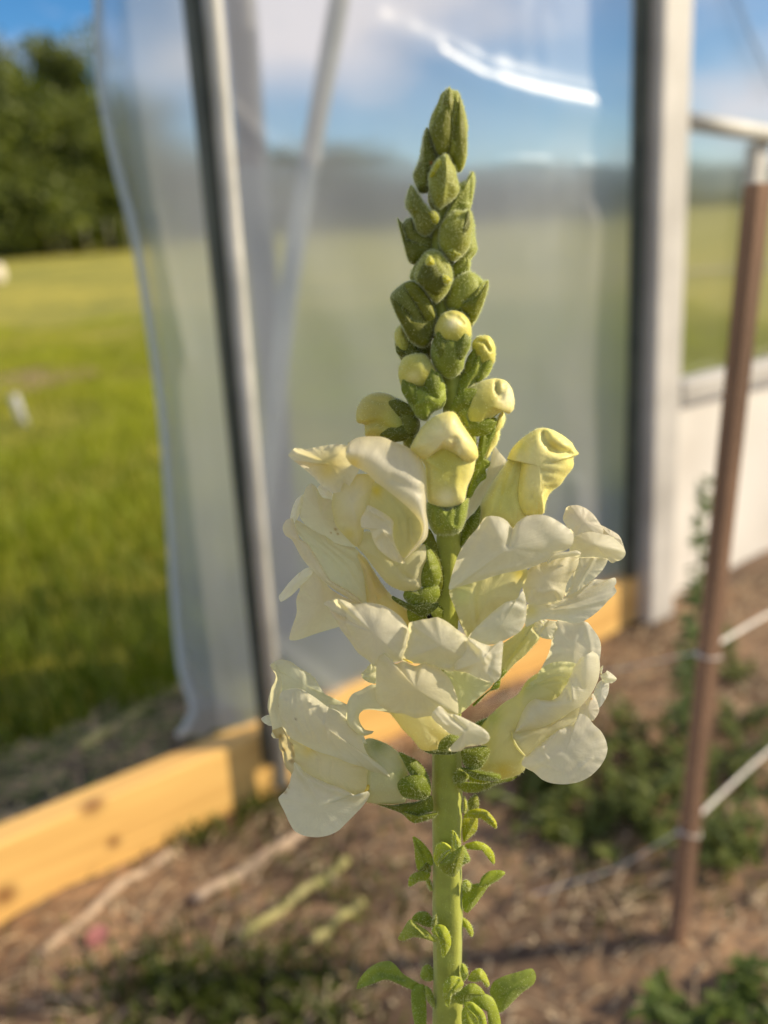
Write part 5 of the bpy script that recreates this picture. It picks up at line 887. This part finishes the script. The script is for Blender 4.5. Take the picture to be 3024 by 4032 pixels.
lobe('sepal', 'G', [(925, 375), (965, 402), (1085, 425), (1062, 448), (940, 432)], f6, -5, dome=.4, c=(.42, .52, .04), hairs=100)
lobe('sepal', 'G', [(810, 430), (900, 425), (1000, 442), (1080, 440), (1180, 420), (1285, 385), (1240, 422), (1140, 442), (1060, 482), (980, 508), (900, 502), (840, 462)], f6, -7, dome=1.2, c=(.24, .32, .05), hairs=900)
lobe('sepal', 'G', [(845, 330), (915, 350), (928, 400), (880, 432), (815, 430), (820, 370)], f6, -7.5, dome=1.4, c=(.20, .27, .04), hairs=500)

# ---- small leaves up the stem (crop G)
def leaf(outline, dz, c=LGRN, cre=None, sub=(), tip=None, dome=.8):
    l_ = lobe('leaf', 'G', outline, SNAP, dz, dome=dome, c=c, tip=tip or tuple(min(1, q*1.3) for q in c), hairs=500, creases=cre, roll=.3, wob=.2)
    return l_
PG = (.24, .34, .10)
leaf([(915, 600), (925, 560), (980, 518), (1000, 560), (998, 620), (940, 645)], 1, c=GRN)
leaf([(888, 600), (893, 530), (912, 570), (915, 640), (890, 660)], -1)
leaf([(885, 700), (940, 690), (992, 690), (988, 780), (940, 835), (890, 872), (878, 800)], 0, cre=[([(980, 700), (900, 850)], 10, -.5)])
leaf([(888, 682), (930, 638), (1000, 623), (1062, 640), (1110, 690), (1133, 730), (1132, 774), (1090, 750), (1040, 712), (980, 690), (905, 695)], -3, cre=[([(920, 670), (1040, 670), (1120, 750)], 14, -.8)])
leaf([(898, 890), (960, 868), (1005, 868), (1062, 893), (1110, 950), (1122, 1020), (1104, 1034), (1080, 975), (1040, 925), (980, 915), (920, 925)], -2, c=(.36, .46, .06))
leaf([(670, 965), (688, 895), (730, 870), (775, 885), (800, 915), (770, 935), (735, 965), (712, 1040), (690, 1045), (672, 1010)], -7.5, c=(.40, .50, .08))
leaf([(700, 1040), (715, 990), (760, 945), (800, 930), (780, 975), (740, 1020)], -8.5, c=(.36, .46, .07))
leaf([(880, 895), (925, 960), (938, 1010), (890, 1035), (865, 1045)], -6, c=PG)
leaf([(708, 1045), (755, 975), (830, 930), (885, 898), (898, 960), (872, 1050), (822, 1125), (770, 1115), (728, 1085)], -9, c=(.23, .30, .08), dome=2.2, cre=[([(890, 910), (850, 1000), (820, 1110)], 12, -.6)])
leaf([(803, 785), (830, 800), (866, 870), (852, 925), (815, 915), (806, 850)], -8.5, c=(.40, .50, .08), cre=[([(815, 800), (838, 910)], 8, .6)])
leaf([(515, 832), (560, 850), (612, 900), (655, 965), (662, 1040), (600, 1062), (555, 1082), (535, 1020), (528, 920)], -1, c=(.27, .37, .08), cre=[([(525, 840), (590, 940), (620, 1050)], 14, .9)])
leaf([(482, 1192), (490, 1130), (530, 1098), (590, 1082), (645, 1108), (620, 1152), (560, 1162), (505, 1198)], -2, c=(.26, .35, .05))
leaf([(610, 1150), (642, 1145), (662, 1220), (640, 1225)], 0)
leaf([(565, 1080), (600, 1025), (640, 1030), (650, 1090), (610, 1100)], -1, c=GRN)
leaf([(878, 1200), (885, 1165), (905, 1155), (950, 1182), (985, 1175), (1012, 1172), (1022, 1130), (1080, 1085), (1160, 1078), (1198, 1100), (1150, 1150), (1080, 1192), (1030, 1262), (980, 1330), (920, 1392), (888, 1370), (880, 1290)], -1, c=(.26, .36, .07), cre=[([(1180, 1100), (1020, 1230), (900, 1370)], 12, -.6), ([(960, 1190), (930, 1280)], 20, .5)], dome=1.8)
leaf([(885, 1160), (915, 1150), (945, 1185), (930, 1230), (890, 1220)], -4, c=(.34, .44, .09))
leaf([(878, 1425), (932, 1460), (962, 1530), (952, 1572), (930, 1548), (905, 1505), (876, 1490)], 0, c=(.36, .46, .06))
leaf([(510, 1442), (550, 1388), (622, 1388), (662, 1440), (685, 1500), (600, 1490)], -1, c=(.2, .29, .06))
leaf([(405, 1585), (440, 1520), (495, 1440), (555, 1480), (620, 1522), (680, 1580), (692, 1612), (600, 1585), (520, 1572), (450, 1597)], -5, c=(.25, .34, .11), cre=[([(520, 1460), (610, 1560)], 16, .6)], tip=(.4, .5, .2))
leaf([(652, 1530), (690, 1480), (750, 1488), (790, 1550), (797, 1630), (762, 1700), (735, 1722), (722, 1650), (700, 1592)], -9, c=(.33, .43, .07), cre=[([(690, 1500), (735, 1600), (740, 1710)], 12, 1.0)], dome=1.8)
leaf([(655, 1490), (672, 1420), (692, 1410), (690, 1500), (668, 1540)], -6, c=GRN)
leaf([(570, 1858), (590, 1790), (632, 1773), (665, 1812), (668, 1885), (610, 1895)], 1, c=PG)
leaf([(102, 1955), (118, 1890), (180, 1810), (260, 1760), (340, 1747), (392, 1780), (440, 1838), (520, 1888), (570, 1925), (530, 1965), (440, 1932), (360, 1892), (280, 1890), (200, 1920), (135, 1945)], 0, c=(.20, .31, .10), cre=[([(120, 1930), (260, 1830), (400, 1850), (540, 1940)], 26, .9)], dome=1.8, tip=(.3, .42, .16))
leaf([(505, 1970), (540, 1922), (600, 1925), (612, 2010), (615, 2200), (575, 2330), (530, 2215), (508, 2100)], -1, c=(.20, .31, .08))
leaf([(608, 1932), (650, 1962), (684, 2050), (678, 2100), (620, 2035)], -3, c=(.27, .37, .09))
leaf([(876, 1765), (912, 1790), (924, 1850), (890, 1895), (866, 1830)], -4, c=(.33, .43, .08))
leaf([(920, 1885), (955, 1822), (1010, 1800), (1052, 1840), (1082, 1920), (1060, 1942), (1030, 1892), (975, 1902)], -5, c=(.36, .45, .09), dome=1.8)
leaf([(818, 2025), (870, 1960), (920, 1920), (970, 1912), (1022, 1950), (1045, 1995), (960, 2015), (900, 2065), (850, 2062)], -8, c=(.25, .34, .07), dome=1.6)
leaf([(736, 1965), (750, 1900), (800, 1858), (862, 1868), (892, 1920), (850, 1972), (802, 2003), (782, 2085), (758, 2072), (745, 2020)], -11, c=(.33, .43, .09), cre=[([(850, 1890), (790, 1970), (765, 2070)], 12, .9)], dome=1.8)
leaf([(1082, 1985), (1110, 1902), (1190, 1858), (1290, 1828), (1392, 1803), (1424, 1860), (1402, 1922), (1320, 1982), (1250, 2052), (1190, 2112), (1148, 2124), (1118, 2035)], 2, c=(.25, .36, .14), cre=[([(1100, 2060), (1260, 1940), (1400, 1850)], 14, .6)], dome=1.6, tip=(.32, .44, .18))
leaf([(930, 2050), (980, 1998), (1045, 1988), (1105, 2020), (1142, 2100), (1165, 2212), (1150, 2330), (1085, 2310), (1088, 2160), (1042, 2085), (970, 2062)], -6, c=(.28, .38, .10), dome=1.6)
leaf([(890, 2062), (955, 2050), (1035, 2120), (1060, 2212), (1050, 2330), (1000, 2260), (935, 2160)], -10, c=(.34, .45, .08), cre=[([(930, 2080), (1000, 2160), (1030, 2280)], 12, .8)])
leaf([(875, 2130), (905, 2080), (960, 2150), (985, 2260), (940, 2330), (885, 2240)], -8, c=(.27, .37, .07))
# below the frame the stem carries larger leaves down to the soil
for i in range(9):
    t = .12+i*.095; p = base_pt+(foot-base_pt)*t; a = i*2.4; Ls = .05+.02*rng.random()
    ax = np.array([math.cos(a), math.sin(a), .35]); ax /= np.linalg.norm(ax); sd2 = np.cross(ax, [0, 0, 1]); sd2 /= np.linalg.norm(sd2)
    V = []; 
    for u in np.linspace(0, 1, 12):
        wv = .009*math.sin(math.pi*min(1, u*.95+.03))**.8
        c_ = p+ax*Ls*u+np.array([0, 0, -.03*u*u])
        for v in np.linspace(-1, 1, 5): V.append(c_+sd2*wv*v+np.array([0, 0, .002*abs(v)]))
    F = [(r*5+c, r*5+c+1, (r+1)*5+c+1, (r+1)*5+c) for r in range(11) for c in range(4)]
    mesh_obj('leaf', V, F, M_leaf, SNAP, True, np.tile((.2, .3, .08), (len(V), 1)))
